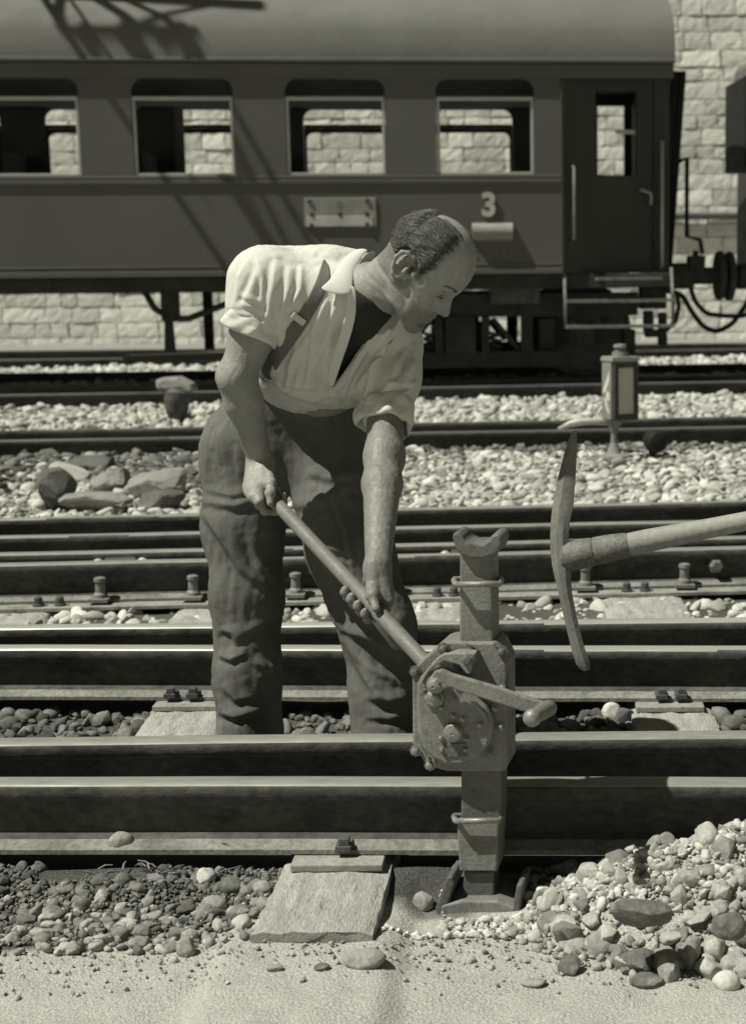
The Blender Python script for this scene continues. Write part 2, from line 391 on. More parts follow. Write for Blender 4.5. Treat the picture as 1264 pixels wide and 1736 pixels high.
def lognorm(r, n, med, sig, lo, hi): return np.clip(med * np.exp(r.normal(0, sig, n)), lo, hi)
SLP = [(-1.03, -0.06), (-0.42, -0.06), (0.36, -0.04)]           # sleepers of the near tracks: x under the third rail, slant
def on_sleeper(x, y, pad=0.0):
    k = np.zeros(len(x), bool)
    for sx0, sl0 in SLP: k |= (np.abs(x - (sx0 - sl0 * (y - 4.3) * -1)) < 0.125 + pad) & (y > (2.88 if sx0 == -0.42 else 3.1))
    return k
def in_jack(x, y): return (np.abs(x + 0.125) < 0.085) & (np.abs(y - 3.04) < 0.09)
r1 = np.random.default_rng(21)
# near strip: dark soil with stones at the left, pale grit at the right
rej = lambda x, y: on_sleeper(x, y) | (y < 2.98 + np.clip((-0.5 - x), 0, .5) * -0.34 + .03 * np.sin(x * 23))
p = zone(5510, lambda x: 2.84 + 0 * x, lambda x: Y('A', x) - 0.03, r1, 0.50, xr=-0.50, reject=rej)
scatter('oily_grit', p, lognorm(r1, len(p), 0.0045, 0.5, 0.0015, 0.009), M_BALD, 1, r1, ang=0.6)
p = zone(754, lambda x: 2.86 + 0 * x, lambda x: Y('A', x) - 0.03, r1, 0.50, xr=-0.50, reject=rej)
scatter('oily_ballast', p, lognorm(r1, len(p), 0.0115, 0.45, 0.006, 0.024), M_BALD, 3, r1, lift=0.1, ang=0.75, single=(80, 'dull stone half sunk in the oily soil left of the bare sleeper', 'stones in the oily soil', M_ONED))
p = zone(435, lambda x: 2.80 + 0 * x, lambda x: 3.03 + 0 * x, r1, 0.45, xr=-0.42, reject=lambda x, y: on_sleeper(x, y))
scatter('loose_ballast', p, lognorm(r1, len(p), 0.0105, 0.55, 0.003, 0.026), M_BALM, 3, r1, ang=0.4)
p = zone(2600, lambda x: 2.86 + 0 * x, lambda x: 3.08 + 0 * x, r1, 0.2, xl=-0.36, reject=lambda x, y: in_jack(x, y) | on_sleeper(x, y))
scatter('pale_grit', p, lognorm(r1, len(p), 0.0065, 0.5, 0.002, 0.02), M_BAL, 2, r1)
p = zone(5220, lambda x: 2.60 + 0 * x, lambda x: 3.02 + 0 * x, r1, 0.80, reject=lambda x, y: in_jack(x, y) | on_sleeper(x, y) | (r1.uniform(0, 1, len(x)) > 0.25 + (y - 2.7) / 0.4))
scatter('sand_grit', p, lognorm(r1, len(p), 0.0026, 0.55, 0.001, 0.009), M_BALM, 1, r1, lift=0.1)
p = zone(188, lambda x: 2.72 + 0 * x, lambda x: 2.97 + 0 * x, r1, 0.80, reject=lambda x, y: in_jack(x, y) | on_sleeper(x, y))
scatter('scattered_pebbles', p, lognorm(r1, len(p), 0.006, 0.4, 0.003, 0.012), M_BALM, 2, r1, lift=0.1)
p = zone(260, lambda x: 3.04 + 0 * x, lambda x: Y('A', x) - 0.02, r1, 0.25, xl=-0.30, reject=lambda x, y: in_jack(x, y) | on_sleeper(x, y))
scatter('shaded_ballast', p, lognorm(r1, len(p), 0.013, 0.4, 0.006, 0.026), M_BALD, 2, r1)
# the pile of broken stone at the right
def pile_spots(n, far=1.08):
    ang = r1.uniform(0, 2 * np.pi, n); rad = np.sqrt(r1.uniform(0, 1, n)) * far
    x = PILE[0] + rad * np.cos(ang) * 0.46; sy = np.sin(ang); y = PILE[1] + rad * sy * np.where(sy > 0, 0.15, 0.27); y = np.minimum(y, Y('A', x) - 0.075)
    k = ~in_jack(x, y) & (x > -0.02); x, y = x[k], y[k]
    return np.stack([x, y, gh(x, y) - 0.002], 1)
p = pile_spots(2600, 1.15); scatter('pile_rubble', p, lognorm(r1, len(p), 0.0075, 0.45, 0.003, 0.014), M_BALM, 2, r1, lift=0.3, tilt=0.8)
p = pile_spots(760); big = lognorm(r1, len(p), 0.016, 0.42, 0.009, 0.036) * np.where(p[:, 1] < 2.86, 1.2, 1.0)
scatter('stone_pile', p, big, M_BALM, 3, r1, lift=0.45, tilt=0.9, flat=(0.35, 0.8), ang=0.7, single=(150, 'ordinary broken stone of the heap right of the jack, one among many alike', 'ordinary stones of the heap', M_ONE))
# between the running rails, dirty
p = zone(2900, lambda x: Y('B', x) + 0.06, lambda x: Y('C', x) - 0.03, r1, 1.00, reject=lambda x, y: on_sleeper(x, y))
scatter('track_ballast', p, lognorm(r1, len(p), 0.018, 0.45, 0.007, 0.045), M_BALD, 2, r1)
p = zone(2900, lambda x: Y('D', x) + 0.06, lambda x: Y('E', x) - 0.10, r1, 1.00)
p[:, 2] -= 0.01
scatter('crossing_ballast', p, lognorm(r1, len(p), 0.019, 0.5, 0.007, 0.045), M_BAL, 2, r1, ang=0.6)
p = zone(1015, lambda x: Y('F', x) + 0.05, lambda x: Y('H', x) - 0.05, r1, 1.00)
scatter('dark_ballast', p, lognorm(r1, len(p), 0.02, 0.4, 0.010, 0.04), M_BALD, 1, r1)
p = zone(13050, lambda x: Y('H', x) + 0.05, lambda x: Y('I', x) - 0.12, r1, 1.10)
scatter('bed_ballast', p, lognorm(r1, len(p), 0.021, 0.55, 0.007, 0.065), M_BAL, 2, r1, tilt=0.45, ang=0.6, flat=(0.28, 0.6))
p = zone(7975, lambda x: Y('J', x) + 0.10, lambda x: Y('K', x) - 0.15, r1, 1.20)
pd = zone(1500, lambda x: Y('I', x) - 0.42, lambda x: Y('I', x) - 0.10, r1, 0.8); pd[:, 2] += 0.012
scatter('sooty_ballast', pd, lognorm(r1, len(pd), 0.026, 0.4, 0.012, 0.05), M_BALD, 1, r1, tilt=0.45, ang=0.6, flat=(0.28, 0.6))
pd = zone(1100, lambda x: Y('I', x) - 1.7, lambda x: Y('I', x) - 0.10, r1, 0.8, xr=-1.55); pd[:, 2] += 0.014
scatter('sooty_rubble', pd, lognorm(r1, len(pd), 0.034, 0.5, 0.012, 0.09), M_BALD, 1, r1, tilt=0.45, ang=0.7, flat=(0.28, 0.6))
scatter('middle_ballast', p, lognorm(r1, len(p), 0.030, 0.5, 0.010, 0.08), M_BAL, 1, r1, tilt=0.45, ang=0.4, flat=(0.28, 0.6))
p = zone(3625, lambda x: Y('L', x) + 0.10, lambda x: Y('M', x) - 0.12, r1, 1.40)
scatter('coach_track_ballast', p, lognorm(r1, len(p), 0.04, 0.3, 0.02, 0.07), M_BAL, 1, r1, tilt=0.6, ang=0)
p = zone(4350, lambda x: Y('M', x) + 0.15, lambda x: Y('N', x) - 0.2, r1, 1.40)
scatter('far_ballast', p, lognorm(r1, len(p), 0.05, 0.3, 0.02, 0.08), M_BAL, 1, r1, tilt=0.6, ang=0)

# ------------------------------------------------------------------ the masonry wall behind the coach
def wall_point(px): return G(px, 588 + (578 - 588) * (px - 60) / 1140.0, 0.0)
w0, w1 = wall_point(60), wall_point(1200)
wd = (w1 - w0); wd[2] = 0; wd /= np.linalg.norm(wd); wn = np.array([wd[1], -wd[0], 0])      # wn faces the camera
M_STONE = mat('limestone_block', 0.74, 0.9, 0.12, 3, 30, 0.16, 0.4, per_island=0.20, bscale=14)
M_MORT = mat('wall_joint', 0.09, 0.95, 0.2, 3, 30, 0.2, 0.3)
r2_ = random.Random(3)
wall = MB(); T0, T1, ZT = -22.0, 22.0, 9.0
Vb, Fb = [], []
z = -0.1; row = 0
def rough_block(t0, t1, z0, z1, bulge):
    nu, nv = max(3, int((t1 - t0) / 0.075)), max(3, int((z1 - z0) / 0.075))
    base = len(Vb); prm = r2_.uniform(-0.006, 0.007); sl1, sl2 = r2_.uniform(-.012, .012), r2_.uniform(-.012, .012)
    for jv in range(nv + 1):
        for iu in range(nu + 1):
            u, v = iu / nu, jv / nv
            e = min(u * nu, (1 - u) * nu, v * nv, (1 - v) * nv)
            off = (0.0 if e < 0.5 else 0.003) + prm + r2_.uniform(-.5, .5) * bulge + sl1 * (u - .5) + sl2 * (v - .5)
            t = t0 + (t1 - t0) * u + (r2_.uniform(-.008, .008)); zz = z0 + (z1 - z0) * v + r2_.uniform(-.006, .006)
            Vb.append(w0 + wd * t + wn * off + np.array([0, 0, zz]))
    for jv in range(nv):
        for iu in range(nu):
            q = base + jv * (nu + 1) + iu; Fb.append((q, q + 1, q + nu + 2, q + nu + 1))
while z < ZT:
    hgt = r2_.choice((0.22, 0.25, 0.27, 0.30)); t = T0 + r2_.uniform(-0.5, 0)
    while t < T1:
        wdt = r2_.uniform(0.26, 0.75); rough_block(t + 0.006, t + wdt - 0.006, z + 0.006, z + hgt - 0.006, 0.007); t += wdt
    z += hgt; row += 1
we = empty('stone_wall', w0 + wd * 10, 'tall pale stone block wall running behind the coach', 'wall')
fast_mesh('block_face', Vb, np.array(Fb), M_STONE, we, smooth=False)
MB().prism([w0 + wd * T0 - wn * 0.012 + np.array([0, 0, -0.3]), w0 + wd * T1 - wn * 0.012 + np.array([0, 0, -0.3]), w0 + wd * T1 - wn * 0.012 + np.array([0, 0, ZT + .2]), w0 + wd * T0 - wn * 0.012 + np.array([0, 0, ZT + .2])], (0, 0, 0), -wn * 0.8).build('wall_core', M_MORT, we)
tp = MB()                                           # pipe and ledge along the wall
zc = lambda px, py: (w0 + wd * 0)[2] + 1.24 + (452 - py) / 100.0
for py, rr in ((368, 0.06),):
    tp.tube([w0 + wd * T0 + wn * 0.08 + np.array([0, 0, zc(0, py)]), w0 + wd * T1 + wn * 0.08 + np.array([0, 0, zc(0, py)])], rr, 8)
tp.build('string_course', M_IRONG, we, smooth=True)
# ------------------------------------------------------------------ the railway coach
M_COACH = mat('coach_paint', 0.10, 0.48, 0.07, 1.2, 40, 0.05, 0.02, spec=0.35, spots=(3, 0.6, 0.2, 0.9))
M_COACHD = mat('coach_paint_shaded', 0.045, 0.5, 0.10, 1.2, 40, 0.06, 0.02, spec=0.35)  # coach paint again, with the shade of the turned-in end put into its colour
M_ROOF = mat('coach_roof', 0.135, 0.8, 0.08, 2, 40, 0.08, 0.05)
M_UNDER = mat('underframe', 0.05, 0.8, 0.3, 5, 40, 0.2, 0.1, spec=0.15)
M_WHEEL = mat('wheel_steel', 0.085, 0.7, 0.3, 8, 60, 0.2, 0.1)
M_INT = mat('coach_interior', 0.06, 0.8, 0.2, 3, 30, 0.1, 0.05)
M_ALU = mat('window_metal', 0.45, 0.45, 0.1, 5, 60, 0.1, 0.02, metal=0.4)
M_SIGN = mat('route_board', 0.42, 0.7, 0.15, 6, 40, 0.1, 0.05)
M_SIGND = mat('route_board_grey', 0.24, 0.7, 0.15, 6, 40, 0.1, 0.05)
M_RUBBER = mat('black_rubber', 0.02, 0.7, 0.2, 8, 50, 0.2, 0.1, spec=0.2)
PSI = R(5.2)
ct = np.array([math.cos(PSI), math.sin(PSI), 0]); cn = np.array([math.sin(PSI), -math.cos(PSI), 0]); cz = np.array([0, 0, 1.0])
CO = P(920, 455, 14.75); CO[2] = 0                                  # a point of the coach side
def CT(px, py):                                                      # along and up on the coach side
    k = ray(px, py); s = ((CO - CAM) @ cn) / (k @ cn); q = CAM + s * k
    return (q - CO) @ ct, q[2]
def CW(t, n, z): return CO + ct * t + cn * n + cz * z                # n: out of the side towards the yard
AX = (ct, cn, cz)
coach = empty('railway_coach', CW(0, -1.4, 0), 'dark third class railway coach with large windows standing in front of the stone wall', 'railway coach')
zE = CT(700, 104)[1]; zB = CT(700, 466)[1]; zSill = CT(700, 297)[1]; zTop = CT(700, 133)[1]; zBar = CT(700, 167)[1]
tD = CT(953, 300)[0]                                                 # where the side ends and the end vestibule begins
tEnd = CT(1140, 300)[0]; WID = 2.9
tw = [(CT(487, 297)[0], CT(655, 297)[0])]; tw_c = 0.5 * (tw[0][0] + tw[0][1]); tw_w = (tw[0][1] - tw[0][0])
pitch = (CT(905, 297)[0] + CT(742, 297)[0]) / 2 - tw_c
WIN = [tw_c + pitch * k for k in range(-6, 2)]
tS = WIN[0] - pitch / 2 - 1.0
print('coach', zE, zTop, zBar, zSill, zB, 'w', tw_w, 'pitch', pitch, tD, tEnd)
def side_panel(n0, thick, far=False):
    mb = MB(); hw = tw_w / 2
    edges = [tS] + sum([[c - hw, c + hw] for c in WIN], []) + [tD]
    def quad(t0, t1, z0, z1): mb.box(CW((t0 + t1) / 2, n0 - thick / 2, (z0 + z1) / 2), (t1 - t0, thick, z1 - z0), AX)
    quad(tS, tD, zB, zSill); quad(tS, tD, zTop, zE)
    for a_, b_ in zip(edges[0::2], edges[1::2]): quad(a_, b_, zSill, zTop)
    rc = 0.11
    for c in WIN:                                                    # rounded window corners
        for sx in (-1, 1):
            for zz, sz, r_ in ((zTop, -1, rc), (zSill, 1, 0.03)):
                pts = [CW(c + sx * hw, n0 - 0.001, zz)]
                for k in range(7):
                    q = math.pi / 2 * k / 6
                    pts.append(CW(c + sx * (hw - r_ + r_ * math.sin(q)), n0 - 0.001, zz + sz * (r_ - r_ * math.cos(q))))
                mb.prism(pts, (0, 0, 0), -cn * (thick - 0.002))
    return mb
side_panel(0.0, 0.06).build('side_panel', M_COACH, coach)
side_panel(-WID + 0.06, 0.06).build('side_panel', M_COACH, coach)
# mouldings
for za, zb, pr in ((zSill - 0.075, zSill - 0.035, 0.018), (zB - 0.0, zB + 0.055, 0.016), (zB + 0.085, zB + 0.10, 0.008)):
    MB().box(CW((tS + tD) / 2, pr / 2, (za + zb) / 2), (tD - tS, pr, zb - za), AX).build('moulding', M_COACH, coach, bevel=0.006)
MB().box(CW((tS + tD) / 2, 0.009, zSill - 0.014), (tD - tS, 0.018, 0.026), AX).build('moulding', M_COACH, coach, bevel=0.005)
MB().box(CW((tS + tEnd) / 2, 0.012, zE - 0.085), (tEnd - tS, 0.025, 0.13), AX).build('cornice', M_COACH, coach, bevel=0.01)
# windows: sash with a bar across, on both sides
def window(c, n0, out):
    hw = tw_w / 2 - 0.004; f = MB(); w_ = 0.028; s = 1 if out else -1
    n1 = n0 - 0.035 if out else n0 - 0.025
    for sx in (-1, 1): f.box(CW(c + sx * (hw - w_ / 2), n1, (zSill + zBar) / 2), (w_, 0.04, zBar - zSill - 0.004), AX)
    f.box(CW(c, n1, zSill + 0.014), (2 * hw - 2 * w_, 0.05, 0.026), AX)
    wo_ = f.build('window_frame', M_ALU if out else M_INT, coach, bevel=0.004)
    MB().box(CW(c, n1 + 0.018, zBar), (2 * hw - 0.004, 0.03, 0.038), AX).build('crossbar', M_ALU if out else M_INT, wo_, bevel=0.006)
    lower = MB().box(CW(c, n1 + 0.004, zBar - 0.045), (2 * hw - 2 * w_ - 0.004, 0.02, 0.05), AX)
    for sx in (-1, 1):
        pts = [CW(c + sx * (hw - w_), n1 + 0.008, zBar - 0.07)]
        for k in range(6):
            q = math.pi / 2 * k / 5; pts.append(CW(c + sx * (hw - w_ - 0.07 + 0.07 * math.sin(q)), n1 + 0.008, zBar - 0.07 - (0.07 - 0.07 * math.cos(q))))
        lower.prism(pts, (0, 0, 0), -cn * 0.012)
    lower.build('top_rail', M_INT, wo_)
    return wo_
for c in WIN: window(c, 0.0, True); window(c, -WID + 0.06, False)
# blinds pulled down behind the top lights, interior: floor, ceiling, seat backs
MB().box(CW((tS + tD) / 2, -WID / 2, zB + 0.03), (tD - tS - .02, WID - 0.13, 0.05), AX).build('floor', M_INT, coach)
MB().box(CW((tS + tD) / 2, -WID / 2, zTop + 0.03), (tD - tS - .02, WID - 0.13, 0.04), AX).build('ceiling', M_INT, coach)
for i, c in enumerate(WIN):
    MB().box(CW(c - pitch / 2, -0.75, zSill - 0.12), (0.09, 1.1, 1.0), AX).build('seat_back', M_INT, coach, bevel=0.02)
    MB().box(CW(c - pitch / 2, -2.2, zSill - 0.12), (0.09, 1.1, 1.0), AX).build('seat_back', M_INT, coach, bevel=0.02)
pil = P(318, 300, 16.9); tp_ = (pil - CO) @ ct                        # a grey doorpost inside, behind the second window
MB().box(CW(tp_, -2.2, (zB + zTop) / 2), (0.09, 0.07, zTop - zB - .1), AX).build('door_post', M_SIGND, coach)
# roof
rp = []
for k in range(17):
    q = math.pi * k / 16; rp.append((math.cos(q) * (WID / 2 + 0.035) - WID / 2, zE + 0.035 + 0.80 * math.sin(q) ** 0.75))
pts = [CW(tS, n_, z_) for n_, z_ in [(0.035, zE - 0.012)] + rp + [(-WID - 0.035, zE - 0.012)]]
ro = MB().prism(pts, (0, 0, 0), ct * (tEnd + 0.01 - tS)).build('roof', M_ROOF, coach); smooth_angle(ro, 30)
MB().box(CW((tS + tEnd) / 2, 0.042, zE + 0.008), (tEnd - tS, 0.03, 0.035), AX).build('rain_gutter', M_ROOF, coach, bevel=0.008)
# end vestibule: the side turns in towards the end
tin = 0.40; a0, a1 = CW(tD, -0.02, 0), CW(tEnd, -tin, 0); vt = (a1 - a0) / np.linalg.norm(a1 - a0); vn = np.array([vt[1], -vt[0], 0]); VL = np.linalg.norm(a1 - a0)
def VT(px, py):
    k = ray(px, py); s = ((a0 - CAM) @ vn) / (k @ vn); q = CAM + s * k
    return (q - a0) @ vt, q[2]
def VW(t, n, z): return a0 + vt * t + vn * n + cz * z
AV = (vt, vn, cz)
dw0, dwz0 = VT(1010, 297); dw1, dwz1 = VT(1080, 152); d0 = VT(992, 300)[0]; d1 = VT(1107, 300)[0]
zdb = VT(1050, 468)[1]
v = MB()
def vq(t0, t1, z0, z1, n=0.0): v.box(VW((t0 + t1) / 2, n - 0.03, (z0 + z1) / 2), (t1 - t0, 0.06, z1 - z0), AV)
vq(0, d0, zB, zE - 0.02); vq(d1, VL, zB, zE - 0.02); vq(d0, d1, dwz1 + 0.14, zE - 0.02)
v.build('vestibule_panel', M_COACHD, coach)
MB().box(VW(0.0, 0.012, (zB + zE - .05) / 2), (0.05, 0.05, zE - zB - .06), AV).build('corner_post', M_COACHD, coach, bevel=0.01)
dr = MB()
for t0, t1, z0, z1 in ((d0 + .006, dw0, zB, dwz1 + .13), (dw1, d1 - .006, zB, dwz1 + .13), (dw0, dw1, zB, dwz0), (dw0, dw1, dwz1, dwz1 + .13)):
    dr.box(VW((t0 + t1) / 2, -0.035, (z0 + z1) / 2), (t1 - t0, 0.045, z1 - z0), AV)
door = dr.build('door', M_COACHD, coach)
hb = VT(1065, 223)
MB().box(VW((dw0 + dw1) / 2 + 0.12, -0.05, hb[1]), ((dw1 - dw0) - .24, 0.02, 0.04), AV).build('window_bar', M_ALU, door)
hx, hz = VT(1088, 326)
MB().tube([VW(hx - .03, -0.01, hz + .02), VW(hx - .03, 0.05, hz + .02), VW(hx + .07, 0.055, hz - .015), VW(hx + .07, 0.05, hz - 0.12)], 0.013, 8).build('handle', M_ALU, door, smooth=True)
for px, a_, b_, mt, rr in ((1116, 238, 455, M_ALU, 0.017), (967, 280, 408, M_IRONG, 0.014)):
    t_, za = VT(px, a_); _, zb_ = VT(px, b_)
    MB().tube([VW(t_, 0.0, za), VW(t_, 0.07, za - .02), VW(t_, 0.07, zb_ + .02), VW(t_, 0.0, zb_)], rr, 8).build('handrail', mt, coach, smooth=True)
# far side vestibule, end wall with its doorway, and the gangway bellows
nf = -WID + .22
def FT(px, py):
    k = ray(px, py); c0 = CO + cn * nf; q = CAM + k * (((c0 - CAM) @ cn) / (k @ cn)); return (q - CO) @ ct, q[2]
fa, fb = FT(1012, 300)[0], FT(1057, 300)[0]; fz = FT(1035, 180)[1]
for t0, t1, z0, z1 in ((tD, fa, zB, zE), (fb, tEnd, zB, zE), (fa, fb, zB, zSill), (fa, fb, fz, zE)):
    MB().box(CW((t0 + t1) / 2, nf, (z0 + z1) / 2), (t1 - t0, 0.05, z1 - z0), AX).build('far_vestibule_panel', M_COACHD, coach)
for n0, n1 in ((-tin, -0.95), (-1.95, -WID + .25)):
    MB().box(CW(tEnd + 0.01, (n0 + n1) / 2, (zB + zE) / 2), (0.05, abs(n1 - n0), zE - zB + 0.02), AX).build('end_wall', M_COACHD, coach)
MB().box(CW(tEnd + 0.015, -WID / 2, zE + 0.1), (0.06, WID - 0.8, 0.5), AX).build('end_wall', M_COACHD, coach)
gz0, gz1 = zB - 0.02, zE + 0.02
tg0 = CT(1143, 300)[0]; tgT = CT(1163, 120)[0] + 0.10; tgB = CT(1146, 450)[0] + 0.03
bel = MB()
for k in range(5):
    f = (k + 0.5) / 5; tb = tEnd + .04 + (tgB - tEnd - .02) * f; tt = tEnd + .04 + (tgT - tEnd - .02) * f; o_ = 0.0 if k % 2 else 0.03
    bel.prism([CW(tb - .01, -0.85 + o_, gz0), CW(tb + .05, -0.85 + o_, gz0), CW(tt + .05, -0.85 + o_, gz1), CW(tt - .01, -0.85 + o_, gz1)], (0, 0, 0), -cn * 0.1)
    bel.prism([CW(tb - .01, -1.95, gz0), CW(tb + .05, -1.95, gz0), CW(tt + .05, -1.95, gz1), CW(tt - .01, -1.95, gz1)], (0, 0, 0), -cn * 0.1)
bel.build('gangway_bellows', M_RUBBER, coach)
MB().tube([CW(tEnd + .12, -0.35, zE - .9), CW(tEnd + .2, -0.35, zE - .86), CW(tEnd + .2, -0.35, zE - 1.62), CW(tEnd + .34, -0.35, zE - 1.66), CW(tEnd + .36, -.35, zE - 1.8)], 0.022, 8).build('hand_brake', M_RUBBER, coach, smooth=True)
# underframe
zS = CT(700, 491)[1]
MB().box(CW((tS + tEnd) / 2, -0.10, (zB + zS) / 2 - 0.004), (tEnd - tS - .02, 0.10, zB - zS), AX).build('sole_bar', M_UNDER, coach, bevel=0.01)
MB().box(CW((tS + tEnd) / 2, -WID + .12, (zB + zS) / 2 - 0.004), (tEnd - tS - .02, 0.10, zB - zS), AX).build('sole_bar', M_UNDER, coach)
MB().box(CW((tS + tEnd) / 2, -WID / 2, zB - 0.06), (tEnd - tS - .02, WID - .4, 0.06), AX).build('under_floor', M_UNDER, coach)
def UW(px, py, n=-0.3):                                              # a spot under the coach, n back from its side
    k = ray(px, py); c0 = CO + cn * n; s = ((c0 - CAM) @ cn) / (k @ cn); q = CAM + s * k
    return (q - CO) @ ct, q[2]
q = [UW(*a) for a in ((243, 490), (262, 523), (290, 540), (320, 540), (372, 520), (430, 498))]
MB().tube([CW(t, -0.3, z) for t, z in q], 0.032, 8).build('truss_rod', M_UNDER, coach, smooth=True)
a = UW(272, 492); b_ = UW(305, 545); MB().box(CW((a[0] + b_[0]) / 2, -0.32, (a[1] + b_[1]) / 2), (b_[0] - a[0], 0.14, a[1] - b_[1]), AX).build('brake_box', M_UNDER, coach, bevel=0.03)
a = UW(278, 540); b_ = UW(296, 596); MB().box(CW((a[0] + b_[0]) / 2, -0.32, (a[1] + b_[1]) / 2), (0.10, 0.10, a[1] - b_[1]), AX, taper=(0.7, 0.7)).build('queen_post', M_UNDER, coach)
a = UW(345, 492, -2.3); b_ = UW(362, 592, -2.3); MB().box(CW((a[0] + b_[0]) / 2, -2.3, (a[1] + b_[1]) / 2), (0.10, 0.10, a[1] - b_[1]), AX).build('queen_post', M_UNDER, coach)
a = UW(830, 487, -0.25); b_ = UW(912, 514, -0.25)
MB().box(CW((a[0] + b_[0]) / 2, -0.25, (a[1] + b_[1]) / 2), (b_[0] - a[0], 0.3, a[1] - b_[1]), AX).build('battery_box', M_IRON, coach, bevel=0.01)
# bogie under the visible end
def bogie(tc_):
    rail_n = -0.72; wr = 0.46; zr = 0.15; bo = MB()
    bo.box(CW(tc_, rail_n - .75, 0.60), (0.5, 1.85, 0.18), AX)
    for nn in (rail_n + .30, rail_n - 1.5 - .22):
        bo.box(CW(tc_, nn, 0.885), (3.5, 0.08, 0.23), AX); bo.box(CW(tc_, nn - .01, 0.35), (2.0, 0.08, 0.16), AX)
        bo.box(CW(tc_ - .02, nn + .02, 0.6), (0.30, 0.10, 0.36), AX)
        for s in (-1, 1):
            bo.box(CW(tc_ + s * 0.23, nn + .012, 0.6), (0.08, 0.09, 0.36), AX); bo.box(CW(tc_ + s * 0.64, nn - .005, 0.6), (0.12, 0.07, 0.36), AX)
            bo.prism([CW(tc_ + s * 0.28, nn + .02, 0.74), CW(tc_ + s * 0.32, nn + .02, 0.77), CW(tc_ + s * 0.58, nn + .02, 0.46), CW(tc_ + s * 0.54, nn + .02, 0.43)], (0, 0, 0), -cn * 0.03)
            bo.box(CW(tc_ + s * 1.22, nn + .0, 0.63), (0.30, 0.09, 0.30), AX); bo.box(CW(tc_ + s * 1.22, nn + .03, 0.60), (0.2, 0.10, 0.22), AX)
            bo.box(CW(tc_ + s * 0.85, nn - .2, 0.5), (0.16, 0.3, 0.5), AX); bo.box(CW(tc_ + s * 1.68, nn - .2, 0.45), (0.12, 0.3, 0.35), AX)
    b = bo.build('bogie', M_UNDER, coach, bevel=0.01)
    for s in (-1, 1):
        for nn in (rail_n, rail_n - 1.5):
            cw = CW(tc_ + s * 1.25, nn, zr + wr)
            MB().lathe(cw + cn * 0.06, -cn, [(0, 0.10), (0.0, wr - .06), (0.02, wr - .05), (0.02, wr), (0.11, wr), (0.12, wr + .028), (0.15, wr + .028), (0.15, 0.1)], 40).build('wheel', M_WHEEL, b, smooth=False)
        MB().box(CW(tc_ + s * 1.25, rail_n + .22, zr + wr), (0.30, 0.22, 0.30), AX).build('axle_box', M_UNDER, b, bevel=0.03)
        MB().lathe(CW(tc_ + s * 1.25, rail_n, zr + wr), -cn, [(0, 0.08), (1.5, 0.08)], 12).build('axle', M_UNDER, b)
        sp = MB(); c0 = tc_ + s * 0.32
        sp.tube([CW(c0 + 0.06 * math.cos(k * .8), rail_n + .25 + 0.06 * math.sin(k * .8), 0.36 + 0.016 * k / 2.2) for k in range(36)], 0.018, 6).build('spring', M_UNDER, b)
    return b
tcb = CT(786, 560)[0]
bogie(tcb); bogie(tcb - 9.6)
# steps at the door
def SW(px, py, n=0.06):
    t, z = UW(px, py, n); return CW(t, n, z)
sp1, sp2 = SW(958, 513), SW(1140, 507); L1 = np.linalg.norm(sp2 - sp1)
b1, b2 = SW(958, 556), SW(1140, 550)
stp = MB(); stp.box((sp1 + sp2) / 2, (L1, 0.16, 0.028), AX); stp.box((b1 + b2) / 2 + cn * .03, (L1, 0.18, 0.028), AX)
so_ = stp.build('footstep', M_IRONG, coach)
MB().tube([sp1 + cz * .35 - cn * .1, sp1, b1], 0.016, 8).build('step_hanger', M_IRONG, so_, smooth=True)
MB().tube([sp2 + cz * .3 - cn * .1, sp2, b2], 0.016, 8).build('step_hanger', M_IRONG, so_, smooth=True)
a, b_ = SW(1010, 474, 0.04), SW(1120, 470, 0.04)
MB().box((a + b_) / 2, (np.linalg.norm(b_ - a), 0.12, 0.03), AX).build('door_sill', M_IRONG, coach)
# draw gear, buffer and hoses at the end
zb0 = 1.24 + (452 - 466) / 173.0
def EW(px, py, n=-0.55):
    t, z = UW(px, py, n); return CW(t, n, z)
c0 = EW(1140, 468); c1 = EW(1200, 466)
MB().lathe(c0 - ct * 0.1, ct, [(0, .17), (0.04, .17), (0.05, .13), (0.30, .13), (0.31, .085), (0.54, .085), (0.545, .24), (0.58, .25), (0.60, .24)], 28).build('buffer', M_UNDER, coach, smooth=False)
MB().box((c0 + c1) / 2 + ct * .05 + cz * .08, (0.16, 0.2, 0.24), AX).build('coupling', M_UNDER, coach, bevel=0.02)
MB().box(EW(1178, 440) - cz * .02, (0.10, 0.10, 0.22), AX, taper=(.4, .4)).build('coupling_hook', M_UNDER, coach)
for pts, rr in (([(1146, 496), (1150, 520), (1144, 545), (1128, 560)], 0.024), ([(1122, 492), (1155, 498), (1172, 530), (1192, 555), (1214, 563), (1240, 550), (1262, 520), (1275, 490)], 0.026),
                ([(1165, 470), (1176, 510), (1196, 532), (1230, 536), (1262, 536), (1280, 520), (1290, 480)], 0.024)):
    pp = np.array([EW(*a) for a in pts]); tt = np.linspace(0, len(pp) - 1, 40)
    from_i = np.clip(tt.astype(int), 0, len(pp) - 2); fr_ = tt - from_i
    sm_ = np.array([pp[i] * (1 - f) + pp[i + 1] * f for i, f in zip(from_i, fr_)])
    for _ in range(3): sm_[1:-1] = (sm_[:-2] + 2 * sm_[1:-1] + sm_[2:]) / 4
    MB().tube(sm_, rr, 8).build('brake_hose', M_RUBBER, coach, smooth=True)
lug = MB()
for px, py, w_, h_ in ((1105, 505, .28, .22), (1098, 545, .10, .22), (1122, 548, .08, .22), (1110, 565, .22, .08), (1122, 575, .09, .12)):
    lug.box(EW(px, py), (w_, 0.12, h_), AX)
lug.build('brake_gear', M_UNDER, coach, bevel=0.02)

